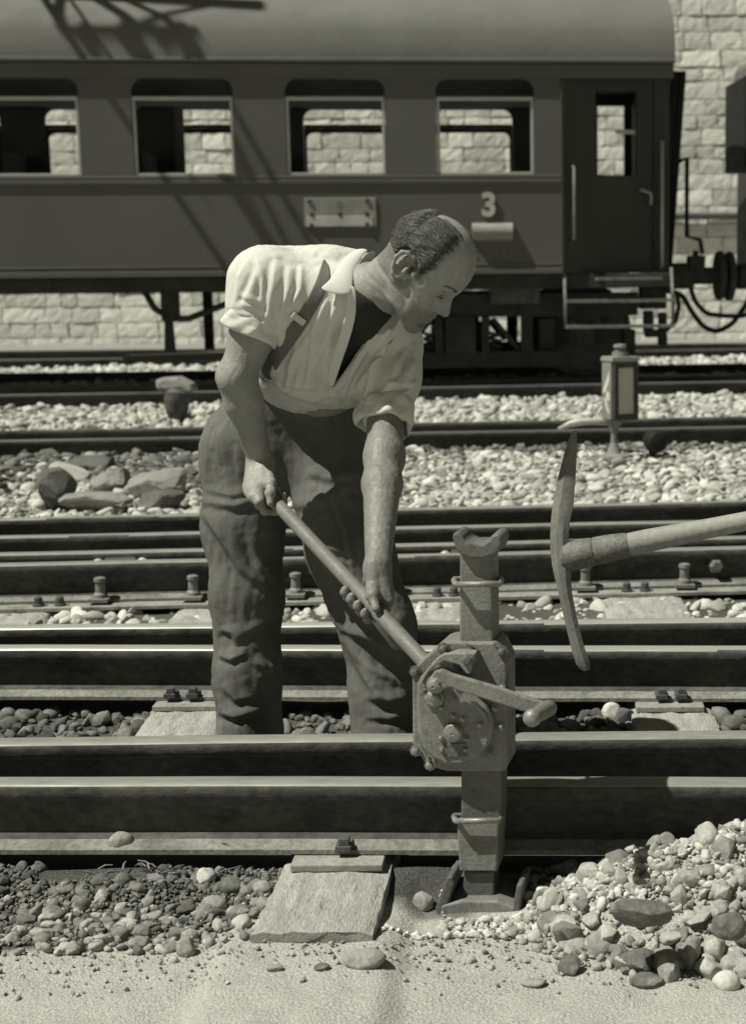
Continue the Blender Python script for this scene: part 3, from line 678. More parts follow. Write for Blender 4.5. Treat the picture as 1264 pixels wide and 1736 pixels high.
# the lettering and boards on the coach side
def text_on(body, px, py, hgt, name, mt, parent, depth=0.012, n=0.0, squeeze=1.0, bold=0.0):
    cu = bpy.data.curves.new(name, 'FONT'); cu.body = body; cu.size = hgt / 0.69; cu.extrude = depth; cu.align_x = 'CENTER'; cu.align_y = 'CENTER'; cu.offset = bold
    o = bpy.data.objects.new(name, cu); col.objects.link(o); o.parent = parent; cu.materials.append(mt)
    t, z = CT(px, py); w = CW(t, n + depth + 0.001, z) - origin(parent)
    bpy.context.view_layer.update(); dg = bpy.context.evaluated_depsgraph_get(); me = bpy.data.meshes.new_from_object(o.evaluated_get(dg)); bpy.data.objects.remove(o)
    o = bpy.data.objects.new(name, me); col.objects.link(o); o.parent = parent
    mm = Matrix(((ct[0] * squeeze, 0, cn[0], w[0]), (ct[1] * squeeze, 0, cn[1], w[1]), (0, 1, 0, w[2]), (0, 0, 0, 1))); o.matrix_local = mm
    return o
text_on('3', 828, 349, 0.205, 'class_number', M_SIGN, coach, depth=0.012, bold=0.012, squeeze=0.95)
M_FAINT = mat('faint_lettering', 0.15, 0.6, 0.1, 4, 40, 0.1, 0)
text_on('C\u2074 9133', 832, 429, 0.085, 'coach_number', M_FAINT, coach, depth=0.002)
def board(px0, py0, px1, py1, n0, n1, name, mt, parent, bev=0.006):
    t0, z0 = CT(px0, py1); t1, z1 = CT(px1, py0)
    return MB().box(CW((t0 + t1) / 2, (n0 + n1) / 2, (z0 + z1) / 2), (t1 - t0, n1 - n0, z1 - z0), AX).build(name, mt, parent, bevel=bev)
rb = board(517, 335, 637, 385, 0.003, 0.013, 'route_board', M_SIGND, coach)
board(521, 366, 631, 384, 0.0135, 0.019, 'lower_plate', M_SIGN, rb)
for px, py in ((524, 341), (622, 340), (528, 363), (575, 362), (621, 362), (528, 382), (622, 380)):
    t, z = CT(px, py); MB().lathe(CW(t, 0.013, z), cn, [(0, .022), (.010, .022), (.014, .012)], 10).build('clip', M_IRON, rb)
text_on('\u2022', 575, 348, 0.16, 'worn_mark', M_IRONG, rb, depth=0.001, n=0.013)
t0, z0 = CT(800, 410); t1, z1 = CT(868, 376)
pl = MB().lathe(CW(t0, -0.012, (z0 + z1) / 2), ct, [(0, .02), (0, .085), (t1 - t0, .085), (t1 - t0, .02)], 24).build('roller_blind_box', M_SIGND, coach)
smooth_angle(pl, 40)

# ------------------------------------------------------------------ the next vehicle, only its end in view
M_COACH2 = mat('second_coach_paint', 0.03, 0.6, 0.2, 2, 40, 0.1, 0.03)
t2 = CT(1352, 300)[0]
c2 = empty('railway_coach', CW(t2 + 5, -1.4, 0), 'black end of a second railway vehicle at the right edge of the photo', 'railway coach')
MB().box(CW(t2 + 5.0, -1.45, (zB + zE) / 2), (10, 2.6, zE - zB), AX).build('body', M_COACH2, c2, bevel=0.03)
t3 = t2 - 0.30; z3 = CT(1240, 272)[1]
MB().box(CW((t3 + t2) / 2 - .01, -1.5, (z3 + zE) / 2), (t2 - t3 - .02, 1.0, zE - z3), AX).build('gangway_bellows', M_RUBBER, c2)
MB().box(CW(t2 + 5.1, -1.45, zE + 0.16), (10.3, 2.7, 0.28), AX).build('roof', M_ROOF, c2, bevel=0.08)
MB().lathe(EW(1275, 468), -ct, [(0, .13), (0.15, .13), (.16, .085), (0.21, .085), (0.215, .24), (0.25, .25), (.27, .24)], 28).build('buffer', M_UNDER, c2)
MB().box(CW(t2 + 5.15, -1.45, zB - 0.15), (10.0, 2.3, 0.28), AX).build('sole_bar', M_UNDER, c2)
for dt_ in (0.9, 3.2, 7.5, 9.6):
    for nn in (-0.72, -2.22):
        MB().lathe(CW(t2 + dt_, nn + .06, 0.61), -cn, [(0, .1), (0, .46), (.11, .46), (.12, .488), (.15, .488), (.15, .1)], 36).build('wheel', M_UNDER, c2)

# ------------------------------------------------------------------ the overhead line gantry whose shadow falls across the coach (above the picture)
M_GAN = mat('gantry_steel', 0.10, 0.7, 0.2, 5, 40, 0.1, 0.05)
GS = 6.3
def GQ(px, py, s=GS):                                                # the spot whose shadow falls there on the coach
    k = ray(px, py)
    t, z = CT(px, py); n = 0.0
    if z > zE:                                                       # on the curve of the roof
        q_ = min(1.0, (z - zE - .035) / 0.80); n = -(1 - math.sqrt(max(0, 1 - q_ ** 2.6))) * 1.2; c0 = CO + cn * n; w = CAM + k * (((c0 - CAM) @ cn) / (k @ cn))
    else: w = CW(t, 0, z)
    return w - SUN * s
gan = empty('overhead_line_gantry', (-12.0, 12.5, 0), 'lattice gantry of the overhead line, above the photo, shadow on coach', 'gantry')
for (a, b_, r_) in [((150, 100), (400, 480), .035), ((185, 100), (345, 330), .018), ((120, 70), (250, 96), .05), ((130, 96), (255, 74), .05), ((115, 68), (345, 66), .03), ((118, 100), (350, 104), .035),
                    ((160, 66), (170, 104), .06), ((230, 66), (238, 104), .07), ((290, 104), (325, 60), .035), ((318, 60), (350, 112), .055), ((300, 62), (330, 110), .03),
                    ((345, 104), (475, 480), .018), ((255, 104), (500, 478), .055), ((350, 104), (560, 470), .033), ((330, 104), (520, 480), .025)]:
    MB().tube([GQ(*a), GQ(*b_)], r_, 8).build('girder_bar', M_GAN, gan)
top = GQ(235, 60); bt = np.array([-12.0, top[1], top[2] + 1.6])
MB().tube([bt, top + np.array([0, 0, 1.6]), top + np.array([.3, 0, 1.6])], .09, 8).build('cross_beam', M_GAN, gan)
MB().tube([top + np.array([0, 0, 1.6]), top], .03, 6).build('hanger', M_GAN, gan)
MB().box((-12.0, top[1], bt[2] / 2), (.3, .3, bt[2] + .2)).build('mast', M_GAN, gan)
# ------------------------------------------------------------------ sleepers of the near tracks
def rough_box(p0, p1, w0_, w1_, z0, z1, seed, jitter=0.004, nu=26, nv=9, crack=True):
    p0, p1 = np.array(p0, float), np.array(p1, float); d = p1 - p0; L = np.linalg.norm(d); d /= L; s = np.array([d[1], -d[0]])
    r = np.random.default_rng(seed); V, Fc = [], []
    ring = [(-1, 0), ] ; top = np.linspace(-1, 1, nv)
    sec = [(u, 1.0) for u in top] + [(1.0, 0.5), (1.0, 0.0), (-1.0, 0.0), (-1.0, 0.5)]
    n = len(sec)
    for i in range(nu + 1):
        f = i / nu; c = p0 + d * L * f; w = (w0_ + (w1_ - w0_) * f) / 2
        for j, (u, k) in enumerate(sec):
            e = 1 - 0.05 * (abs(u) > 0.99) * k
            x = c + s * (u * w * e + r.normal(0, jitter * 0.6)) + d * (r.normal(0, jitter * 1.2) if i in (0, nu) else 0)
            z = z0 + (z1 - z0) * k + (r.normal(0, jitter * 0.5) - (0.008 if abs(u) > 0.99 and k == 1 else 0) if k > 0 else 0)
            V.append((x[0], x[1], z))
    Fc = [(i * n + j, i * n + (j + 1) % n, (i + 1) * n + (j + 1) % n, (i + 1) * n + j) for i in range(nu) for j in range(n)]
    Fc += [tuple(range(n - 1, -1, -1)), tuple(range(nu * n, nu * n + n))]
    return V, Fc
def bolt(c, parent, mt=None, r=0.013, h=0.03, square=True, name='bolt', tiltx=0.0):
    m_ = MB(); c = np.asarray(c)
    m_.lathe(c, (0, 0, 1), [(0, r * 1.35), (h * .25, r * 1.35), (h * .3, r)], 14)
    if square: m_.box(c + np.array([0, 0, h * .65]), (r * 1.7, r * 1.7, h * .7))
    else: m_.lathe(c + np.array([0, 0, h * .3]), (0, 0, 1), [(0, r), (h * .7, r * .95), (h * .78, r * .7)], 14)
    return m_.build(name, mt or M_IRON, parent, bevel=0.0015)
def clip(c, parent, along, mt=None):                 # rail clip: a block with a screw
    m_ = MB(); m_.box(np.asarray(c) + np.array([0, 0, 0.006]), (0.034, 0.05, 0.014))
    m_.box(np.asarray(c) + np.array([0.002, -0.01, 0.020]), (0.022, 0.022, 0.016))
    return m_.build('rail_clip', mt or M_IRON, parent, bevel=0.002)
slp_lab = ['timber sleeper showing beside the left leg of the worker between the rails', 'timber sleeper with its bare worn end sticking out in front of the jack',
           'timber sleeper showing between the rails under the hanging pickaxe']
for i, (sx0, sl0) in enumerate(SLP):
    xa = lambda y: sx0 + sl0 * (4.3 - y) * -1 * -1 if False else sx0 - sl0 * (y - 4.3) * -1
    y0, y1 = (2.915 if i == 1 else 3.32), 4.86
    p0, p1 = (xa(y0), y0), (xa(y1), y1)
    if i == 1:
        q0, q1 = G(527, 1580, -0.016), G(592, 1460, -0.016); p0 = (q0[0], q0[1]); t_ = (4.86 - q0[1]) / (q1[1] - q0[1]); p1 = (-0.40, 4.86)
    s_ = empty('sleeper', (p0[0], p0[1], -0.1), slp_lab[i], 'sleeper', 'timber sleepers of the near tracks')
    V_, F_ = rough_box(p0, p1, 0.245 if i == 1 else 0.24, 0.24, -0.16, -0.016, 40 + i, nu=60)
    ob = mesh_obj('timber', V_, F_, M_WOOD, s_); smooth_angle(ob, 50)
    for k in ('ABCD' if i == 1 else 'BCD'):
        t_ = 0.5
        for _ in range(4): x_ = p0[0] + (p1[0] - p0[0]) * t_; t_ = (Y(k, x_) - p0[1]) / (p1[1] - p0[1])
        if k in 'BD': MB().box((x_, Y(k, x_) , -0.0075), (0.19, 0.14, 0.016)).build('base_plate', M_PLATE, s_, bevel=0.003); continue
        if k == 'A' and i != 1: continue
        pl_ = MB().box((x_, Y(k, x_) - 0.012, -0.0075), (0.195, 0.20, 0.0165)).build('base_plate', M_PLATE, s_, bevel=0.003)
        zf = 0.0225
        if k == 'A':
            if i == 1: clip((x_ + 0.01, Y(k, x_) - 0.052, 0.014), s_, None)
        else:
            for dx in ((-.055, .01) if i == 0 else (-.022, .034)): clip((x_ + dx, Y(k, x_) - 0.054, 0.014), s_, None)

# the long bed plate with bolts in front of the fifth rail, and its sleepers
c0, s0 = LINE['E']; dE = np.array([1, s0, 0]) / math.hypot(1, s0); nE = np.array([-dE[1], dE[0], 0])
bp_ = empty('bed_plate', (0, c0, 0), 'long steel bed plate carrying big square bolts along the foot of a rail', 'bed plate')
bc = np.array([-0.6, Y('E', -0.6), 0]) + nE * -0.085
MB().box(bc + np.array([0, 0, -0.006]), (5.2, 0.10, 0.015), (dE, nE, (0, 0, 1))).build('plate', M_PLATE, bp_, bevel=0.002)
bo_ = [(180, 1010), (335, 1006), (505, 1003), (668, 998), (988, 985), (1150, 978)]
def onE(px, py, off):
    q = G(px, py, 0.01); return np.array([q[0], Y('E', q[0]), 0.0]) + nE * off
for px, py in bo_:
    c = onE(px, py, -0.062); c[2] = 0.013
    m_ = MB(); m_.box(c + np.array([0, -0.012, 0.004]), (0.075, 0.075, 0.012)); m_.lathe(c + np.array([0, 0, .01]), (0, 0, 1), [(0, .028), (.012, .026), (.02, .019), (.058, .018), (.062, .023), (.074, .022), (.078, .012)], 16)
    m_.build('big_bolt', M_IRONG, bp_)
for px, py in ((68, 1020), (103, 1020), (740, 1000), (768, 999), (1056, 990), (1086, 988)):
    c = onE(px, py, -0.095); c[2] = 0.0015; bolt(c, bp_, M_IRON, 0.016, 0.032, False)
q = onE(1190, 950, -0.012); rE = [o for o in col.objects if o.name.startswith('rail') and o.get('label', '').startswith('rail fixed')][0]
MB().lathe(np.array([q[0], q[1], 0.082]) , -nE, [(0, .034), (.012, .034), (.013, .026), (.04, .026), (.044, .016)], 6).build('nut', M_IRONG, rE, bevel=0.003)
for i, (px0, px1, lab) in enumerate(((30, 128, 'grooved sleeper end under the bed plate at the left edge'), (330, 440, 'sleeper under the bed plate behind the straight leg of the worker'), (702, 800, 'pale cracked sleeper under the bed plate just left of the jack'),
                                    (1012, 1160, 'pale cracked sleeper under the bed plate right of the pickaxe'))):
    a, b_ = G(px0, 1018, -0.016), G(px1, 1016, -0.016); cx_ = (a[0] + b_[0]) / 2; w_ = (b_[0] - a[0]) * (0.93 if i == 3 else 1)
    yf = Y('D', cx_) + 0.10
    s_ = empty('sleeper', (cx_, yf, -0.1), lab, 'sleeper', 'sleepers of the crossing')
    V_, F_ = rough_box((cx_ + (0.02 if i == 3 else -0.03), yf), (cx_ - 0.02, 7.3), w_ * 1.05, w_, -0.15, -0.014, 60 + i, nu=50)
    smooth_angle(mesh_obj('timber', V_, F_, M_WOOD, s_), 50)

# slide chairs of the switch
M_KNOB = mat('pale_metal', 0.5, 0.5, 0.1, 8, 50, 0.1, 0.05, metal=0.3)
chairs = None
for i, (px, py, lab) in enumerate(((247, 927, 'slide chair with two pale knobs behind the hip of the worker, left of him'), (799, 908, 'slide chair with two pale knobs seen right behind the jack claw'), (1010, 898, 'slide chair with two pale knobs behind the pickaxe head'))):
    c = G(px, py, 0.10); c = np.array([c[0], Y('F', c[0]) - 0.02, 0.10])
    if chairs is None:
        chairs = empty('slide_chair', (0, 0, 0), lab, 'slide chair', 'slide chairs of the switch')
        MB().box((0, 0, -0.01), (0.15, 0.11, 0.075), taper=(.82, .8)).build('chair_block', M_IRON, chairs, bevel=0.006)
        for s in (-1, 1): MB().lathe((s * 0.085, -0.03, -0.01), (0, 0, 1), [(0, .024), (.02, .024), (.03, .018), (.037, .006)], 14).build('knob', M_KNOB, chairs, smooth=True)
        MB().box((0, -0.01, -0.06), (0.22, 0.14, 0.05)).build('chair_base', M_IRON, chairs, bevel=0.005); o = chairs
    else: o = copy_tree(chairs)
    o.location = tuple(c); o.rotation_euler = (0, 0, math.atan(s0)); o['label'] = lab

# ------------------------------------------------------------------ the switch lantern
M_LAMP = mat('lantern_sheet', 0.055, 0.5, 0.2, 10, 60, 0.2, 0.05)
M_LAMPG = mat('lantern_roof', 0.20, 0.6, 0.2, 10, 60, 0.2, 0.05)
M_OPAL = mat('opal_glass', 0.55, 0.3, 0.04, 5, 40, 0.03, 0.0)
lb = G(1038, 772, 0.06); ld = np.linalg.norm((lb - CAM) @ wv); ls = F / ((lb - CAM) @ wv)
la = R(24); LX = np.array([math.cos(la), math.sin(la), 0]); LY = np.array([-math.sin(la), math.cos(la), 0]); AL = (LX, LY, (0, 0, 1))
lan = empty('switch_lantern', lb, 'box shaped switch lantern with an opal pane standing among the tracks', 'lantern')
def lz(py): return lb[2] + (772 - py) / ls
zc_ = (lz(712) + lz(612)) / 2; lh = 100 / ls; wx, wy = 47 / ls, 40 / ls
lcx = P(1050, 660, ld)[0]; lc = np.array([lcx, lb[1] + 0.02, zc_])
MB().box(lc, (wx, wy, lh), AL).build('housing', M_LAMP, lan, bevel=0.008)
fp = lc - LY * (wy / 2)
fm = MB()
for s in (-1, 1): fm.box(fp + LX * s * (wx / 2 - .018) + LY * -.004, (.03, .02, lh - .01), AL); fm.box(fp + np.array([0, 0, s * (lh / 2 - .022)]) + LY * -.004, (wx - .066, .02, .036), AL)
fr_ = fm.build('pane_frame', M_LAMP, lan, bevel=0.003)
MB().box(fp + LY * -.001, (wx - .068, .006, lh - .085), AL).build('opal_pane', M_OPAL, lan)
sp_ = lc - LX * (wx / 2)
sd = MB().box(sp_ - LX * .003, (.01, wy * .86, lh * .95), AL).build('side_sheet', M_LAMPG, lan)
zz = lambda a: np.array([0, 0, a * lh])
ar = MB()
for pts in ([(-.30, .02), (.30, .34), (.30, .18), (-.05, -.02), (-.30, -.06)], [(.02, .0), (.32, -.05), (.32, -.16), (-.02, -.16)], [(-.25, -.12), (.05, -.2), (.3, -.38), (.1, -.36)]):
    ar.prism([sp_ - LX * .0085 + LY * (-u * wy) + zz(v) for u, v in pts], (0, 0, 0), -LX * .003)
ar.build('arrow_glass', M_OPAL, lan)
MB().box(lc + np.array([0, 0, lh / 2 + .012]), (wx * 1.15, wy * 1.15, .03), AL, taper=(.92, .92)).build('cap', M_LAMPG, lan, bevel=0.004)
MB().lathe(lc + np.array([0, 0, lh / 2 + .025]), (0, 0, 1), [(0, .055), (.03, .05), (.03, .035), (.055, .035), (.06, .045), (.075, .04), (.08, .01)], 18).build('chimney', M_LAMPG, lan)
pc = np.array([P(1040, 740, ld)[0], lb[1], 0])
MB().lathe((pc[0], pc[1], lb[2] - .02), (0, 0, 1), [(0, .10), (.02, .10), (.035, .05), (.06, .04), (.10, .022), (.16, .02), (lz(718) - lb[2], .035), (lz(712) - lb[2] + .02, .06)], 18).build('post', M_LAMPG, lan, smooth=False)
MB().lathe((pc[0], pc[1], lb[2] - .05), (0, 0, 1), [(0, .17), (.035, .17), (.04, .16)], 24).build('base_plate', M_IRONG, lan)
av = [P(px, py, ld - .02) for px, py in ((945, 727), (965, 719), (985, 715), (1005, 714), (1030, 717))]
MB().tube(av, [.004, .011, .013, .012, .01], 8, flat=1.8).build('lever_arm', M_KNOB, lan, smooth=True)
# counterweights
wb = G(1108, 778, 0.05)
cw_ = empty('counterweight', wb, 'black round counterweight of the switch lever, right of the lantern', 'counterweight')
MB().lathe(wb + np.array([0.01, 0.05, 0.11]), (0.25, -1, 0), [(-.05, .03), (-.04, .07), (.04, .075), (.06, .05), (.065, .02)], 20).build('weight', M_RUBBER, cw_, smooth=False)
MB().tube([wb + np.array([0, .05, .10]), wb + np.array([-.02, .06, -.04])], .025, 8).build('lever', M_RUBBER, cw_)
db = G(298, 712, 0.05); dd_ = (db - CAM) @ wv; ds = F / dd_
dw = empty('switch_weight', db, 'dark drum with a pale lid, a switch weight at the left among the tracks', 'switch weight')
MB().lathe(P(296, 690, dd_) + np.array([0, 0.05, -.10]), (0.08, 0, 1), [(0, 13 / ds), (.06, 19 / ds), (.16, 22 / ds), (.22, 21 / ds), (.25, 14 / ds)], 20).build('drum', M_IRON, dw, smooth=False)
lidp = [P(px, py, dd_ - .03) for px, py in ((262, 643), (300, 640), (322, 652), (329, 664), (318, 668), (306, 661), (290, 664), (281, 664), (264, 662))]
MB().prism(lidp, (0, 0, 0), (0, .22, .0)).build('lid', mat('pale_lid', 0.24, 0.8, 0.2, 12, 60, 0.2, 0.2, spots=(14, .55, .1, .6)), dw, bevel=0.03)
# pale board lying across the far rail
a, b_ = P(215, 607, 17.6), P(400, 601, 17.9)
bd = MB().box((a + b_) / 2, (np.linalg.norm(b_ - a), .35, .07), (((b_ - a) / np.linalg.norm(b_ - a)), (0, 1, 0), (0, 0, 1))).build('board', M_SIGN, bevel=0.02, loc=(a + b_) / 2)
tag(bd, 'long pale board lying on the far track under the coach, left', 'board')

# ------------------------------------------------------------------ rubble left of the worker, between the tracks
M_SLAB = mat('broken_slab', 0.22, 0.9, 0.2, 5, 50, 0.25, 0.4)
M_SLABD = mat('dark_slab', 0.10, 0.9, 0.25, 5, 50, 0.25, 0.4)
def slab(px0, py0, px1, py1, dep, tilt, mt, lab, name='broken_slab', seed=0, d_at=None):
    cpx, cpy = (px0 + px1) / 2, py1
    b = G(cpx, cpy, 0.04); dist = (b - CAM) @ wv; s = F / dist; w_, h_ = (px1 - px0) / s, (py1 - py0) / s
    v, f = stone_variant(3, 700 + seed, 16, 0.5, 0.75, 0.02)
    v = v / np.abs(v).max(0)
    bx = np.clip(v * 1.35, -1, 1) * np.array([w_ / 2, dep / 2, h_ / 2])
    ca, sa = math.cos(tilt), math.sin(tilt); bx = np.stack([bx[:, 0] * ca - bx[:, 2] * sa, bx[:, 1], bx[:, 0] * sa + bx[:, 2] * ca], 1)
    c = np.array([b[0], b[1] + dep / 2, 0.04 + h_ * 0.42])
    o = fast_mesh(name, bx + c, f, mt, smooth=False, loc=c); return tag(o, lab, 'slab', 'broken slabs heaped left of the worker')
slab(98, 838, 212, 870, .30, 0.02, M_SLAB, 'flat squared slab with a straight front edge, lowest of the rubble heap', seed=1)
slab(52, 798, 105, 868, .35, 0.1, M_SLABD, 'dark rounded block at the left end of the rubble heap', seed=2)
slab(75, 795, 138, 822, .22, -0.35, mat('pale_slab', 0.42, 0.9, 0.1, 5, 50, 0.2, 0.3), 'small pale slab leaning on the dark rounded block', seed=3)
slab(150, 800, 205, 840, .30, 0.5, M_SLAB, 'grey slab tilted up behind the flat squared one', seed=4)
slab(200, 806, 300, 846, .34, 0.12, M_SLAB, 'broad pale topped slab in the middle of the rubble heap', seed=5)
slab(232, 832, 306, 866, .22, 0.22, M_SLABD, 'dark slab propped at the right end of the rubble heap', seed=6)
slab(112, 775, 180, 800, .25, 0.0, M_SLABD, 'dark low block behind the small pale slab', seed=7)

# ------------------------------------------------------------------ single stones that stand out
M_SW = mat('pale_stone', 0.50, 0.85, 0.12, 25, 120, 0.12, 0.25)
M_SG = mat('grey_stone', 0.26, 0.85, 0.2, 25, 120, 0.2, 0.3)
M_SD = mat('dark_stone', 0.12, 0.85, 0.25, 25, 120, 0.25, 0.3, spots=(40, .55, .1, 1.6))
def stone(px, py, w_, h_, mt, lab, z=None, seed=0, rot=0.0, dep=None, cuts=9, sharp=False, rollz=0.0):
    z_ = gh(*G(px, py, -0.03)[:2]) if z is None else z
    for _ in range(6):
        c = G(px, py, float(z_)); z_ = (gh(c[0], c[1]) if z is None else z)
    c = G(px, py, float(z_)); s = F / ((c - CAM) @ wv); a, b = w_ / s / 2, h_ / s / 2
    v, f = stone_variant(3, 900 + seed, cuts, 0.55 if sharp else 0.7, 0.85 if sharp else 0.97, 0.03)
    v = v / (np.abs(v).max(0)); v = v * np.array([a, dep or (a + b) * 0.45, b])
    ca, sa = math.cos(rot), math.sin(rot); v = np.stack([v[:, 0] * ca - v[:, 2] * sa, v[:, 1], v[:, 0] * sa + v[:, 2] * ca], 1)
    c[2] += b * 0.30
    o = fast_mesh('stone', v + c, f, mt, smooth=True, loc=c)
    if sharp: smooth_angle(o, 25)
    return tag(o, lab, 'stone', 'loose stones in the foreground')
for i, a in enumerate([
    (350, 1494, 34, 42, M_SW, 'smooth white oval stone standing upright on the dark soil'),
    (394, 1508, 46, 36, M_SD, 'dark rounded stone right of the white oval one'),
    (363, 1540, 46, 34, M_SG, 'speckled grey oblong stone below the dark rounded one'),
    (316, 1614, 36, 44, M_SG, 'upright egg shaped grey stone at the edge of the sand', None, 0.1),
    (618, 1632, 76, 36, M_SG, 'long flat grey stone lying alone on the sand before the sleeper', None, 0.1),
    (546, 1641, 28, 12, M_SD, 'small dark flat stone on the sand, below the sleeper end'),
    (718, 1535, 36, 40, M_SG, 'rounded grey stone leaning at the left of the jack foot'),
    (445, 1512, 34, 30, M_SG, 'grey stone tucked against the left side of the bare sleeper end'),
    (465, 1642, 30, 12, M_SG, 'small grey pebble lying flat on the open sand'),
    (905, 1668, 48, 14, M_SG, 'thin flat stone at the bottom on the sand before the pile'),
    (1036, 1213, 36, 36, M_SW, 'pale round stone between the rails beside the sleeper under the pickaxe', -0.04),
    (204, 1432, 46, 36, M_SG, 'brown lump of earth resting on the foot of the nearest rail', 0.012),
    (1205, 1425, 34, 36, M_SG, 'tall rounded stone on the crest of the stone pile'),
    (1150, 1415, 28, 30, M_SG, 'two toned round stone standing on the crest of the pile'),
    (1015, 1612, 62, 56, M_SG, 'pale round faced cobble at the left foot of the stone pile'),
    (1235, 1578, 58, 52, M_SD, 'big dark rounded cobble low in the stone pile at the right edge'),
    (1230, 1672, 50, 42, M_SW, 'pale rounded stone at the bottom right corner of the pile')]):
    px, py, w_, h_, mt, lab = a[:6]; stone(px, py, w_, h_, mt, lab, a[6] if len(a) > 6 else None, i, a[7] if len(a) > 7 else 0.0)
for i, a in enumerate([
    (1088, 1552, 104, 56, M_SD, 'largest dark angular slab lying across the stone pile', -0.1), (1080, 1642, 78, 50, M_SD, 'dark blocky stone at the foot of the pile, below the pale cobble', 0.15),
    (1166, 1634, 38, 80, M_SG, 'narrow wedge shaped stone standing in the pile', -0.15), (1135, 1656, 42, 56, M_SG, 'grey upright broken stone left of the narrow wedge', 0.1),
    (1096, 1666, 62, 32, M_SD, 'flat dark stone on the sand at the bottom of the pile', 0.0), (966, 1646, 46, 40, M_SD, 'dark angular stone lying apart at the left of the pile foot', 0.5),
    (1074, 1428, 74, 26, M_SD, 'long dark splinter of stone sticking up at the top of the pile', 0.55), (1215, 1612, 84, 28, M_SD, 'flat dark stone wedged below the big dark cobble', 0.1),
    (1165, 1492, 60, 30, M_SG, 'grey wedge stone in the middle of the pile', 0.2), (1115, 1606, 66, 44, M_SG, 'mottled grey stone above the narrow wedge', -0.2),
    (1198, 1480, 52, 26, M_SG, 'flat pale grey stone high on the right of the pile', -0.1), (1020, 1475, 50, 30, M_SG, 'tilted grey slab high on the left slope of the pile', 0.5)]):
    px, py, w_, h_, mt, lab, rot = a; stone(px, py, w_, h_, mt, lab, None, 50 + i, rot, None, 14, True)

# twigs and straw caught along the near rail at the left
M_TWIG = mat('dry_twig', 0.16, 0.9, 0.3, 20, 80, 0.2, 0.1, per_object=0.4)
rt = random.Random(12)
for i in range(14):
    x = rt.uniform(-0.98, -0.66); y = Y('A', x) - rt.uniform(.04, .13); z = (0.018 if y > Y('A', x) - .06 else float(gh(x, y)) + .012); a = rt.uniform(0, 3.1); L = rt.uniform(.02, .06)
    p_ = np.array([x, y, z]); d_ = np.array([math.cos(a), math.sin(a) * .6, rt.uniform(-.1, .35)]) * L
    tag(MB().tube([p_ - d_ * .5, p_ + np.array([0, 0, .004]), p_ + d_ * .5], [.0016, .002, .0010], 5).build('twig', M_TWIG, loc=p_), 'dry twig or straw caught by the nearest rail at the left', 'twig', 'twigs along the nearest rail')
# ------------------------------------------------------------------ the track jack
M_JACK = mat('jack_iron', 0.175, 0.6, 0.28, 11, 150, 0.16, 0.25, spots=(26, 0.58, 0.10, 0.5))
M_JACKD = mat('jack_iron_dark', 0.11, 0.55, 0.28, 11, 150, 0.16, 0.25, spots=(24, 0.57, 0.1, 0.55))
M_BRIGHT = mat('worn_bright_iron', 0.22, 0.45, 0.2, 20, 130, 0.2, 0.15, metal=0.3)
JX, JY, JA = -0.13, 3.005, 0.16
jn = np.array([-math.sin(JA), -math.cos(JA), 0]); jt = np.array([math.cos(JA), -math.sin(JA), 0]); JO = np.array([JX, JY, 0]); AJ = (jt, jn, (0, 0, 1))
def J(px, py, n=0.0):                                # on the plane of the jack front, n towards the yard
    k = ray(px, py); c0 = JO + jn * n; return CAM + k * (((c0 - CAM) @ jn) / (k @ jn))
jack = empty('track_jack', JO + np.array([0, 0, -0.06]), 'iron track jack with crank standing upright in front of the nearest rail', 'track jack')
def jpoly(pts, n0, n1, name, mt, parent=None, bevel=0.003):
    q = [J(x, y, n1) for x, y in pts]
    return MB().prism(q, (0, 0, 0), jn * (n0 - n1)).build(name, mt, parent or jack, bevel=bevel)
N0 = 0.0
jpoly([(779, 932), (833, 932), (835, 1100), (778, 1100)], -0.085, -0.012, 'rack_column', M_JACK, bevel=0.004)
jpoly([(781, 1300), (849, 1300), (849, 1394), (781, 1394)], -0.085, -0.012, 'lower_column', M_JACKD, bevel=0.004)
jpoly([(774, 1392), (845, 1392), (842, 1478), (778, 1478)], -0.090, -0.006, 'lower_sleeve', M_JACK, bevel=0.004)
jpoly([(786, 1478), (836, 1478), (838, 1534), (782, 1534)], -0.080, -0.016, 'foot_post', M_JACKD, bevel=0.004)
# claw head
cl = [(766, 912), (767, 904), (777, 903), (783, 909), (788, 918), (800, 922), (818, 922), (828, 915), (833, 907), (841, 905), (849, 909), (850, 922), (846, 934), (838, 942), (818, 948), (795, 947), (780, 941), (771, 930)]
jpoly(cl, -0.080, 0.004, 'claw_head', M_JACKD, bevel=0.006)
# ring bands
for y0, name in ((991, 'ring_band'), (1392, 'ring_band')):
    x0_, x1_ = 772, 846
    pts = [J(x0_, y0, .012), J(x1_, y0 - 1, .012), J(x1_ + 3, y0 - 7, -.04), J(x1_ + 3, y0 - 9, -.10), J(x0_ - 3, y0 - 9, -.10), J(x0_ - 3, y0 - 7, -.04), J(x0_, y0, .012), J(x0_ + 8, y0, .012)]
    MB().tube(pts, 0.0062, 10).build(name, M_BRIGHT, jack, smooth=True)
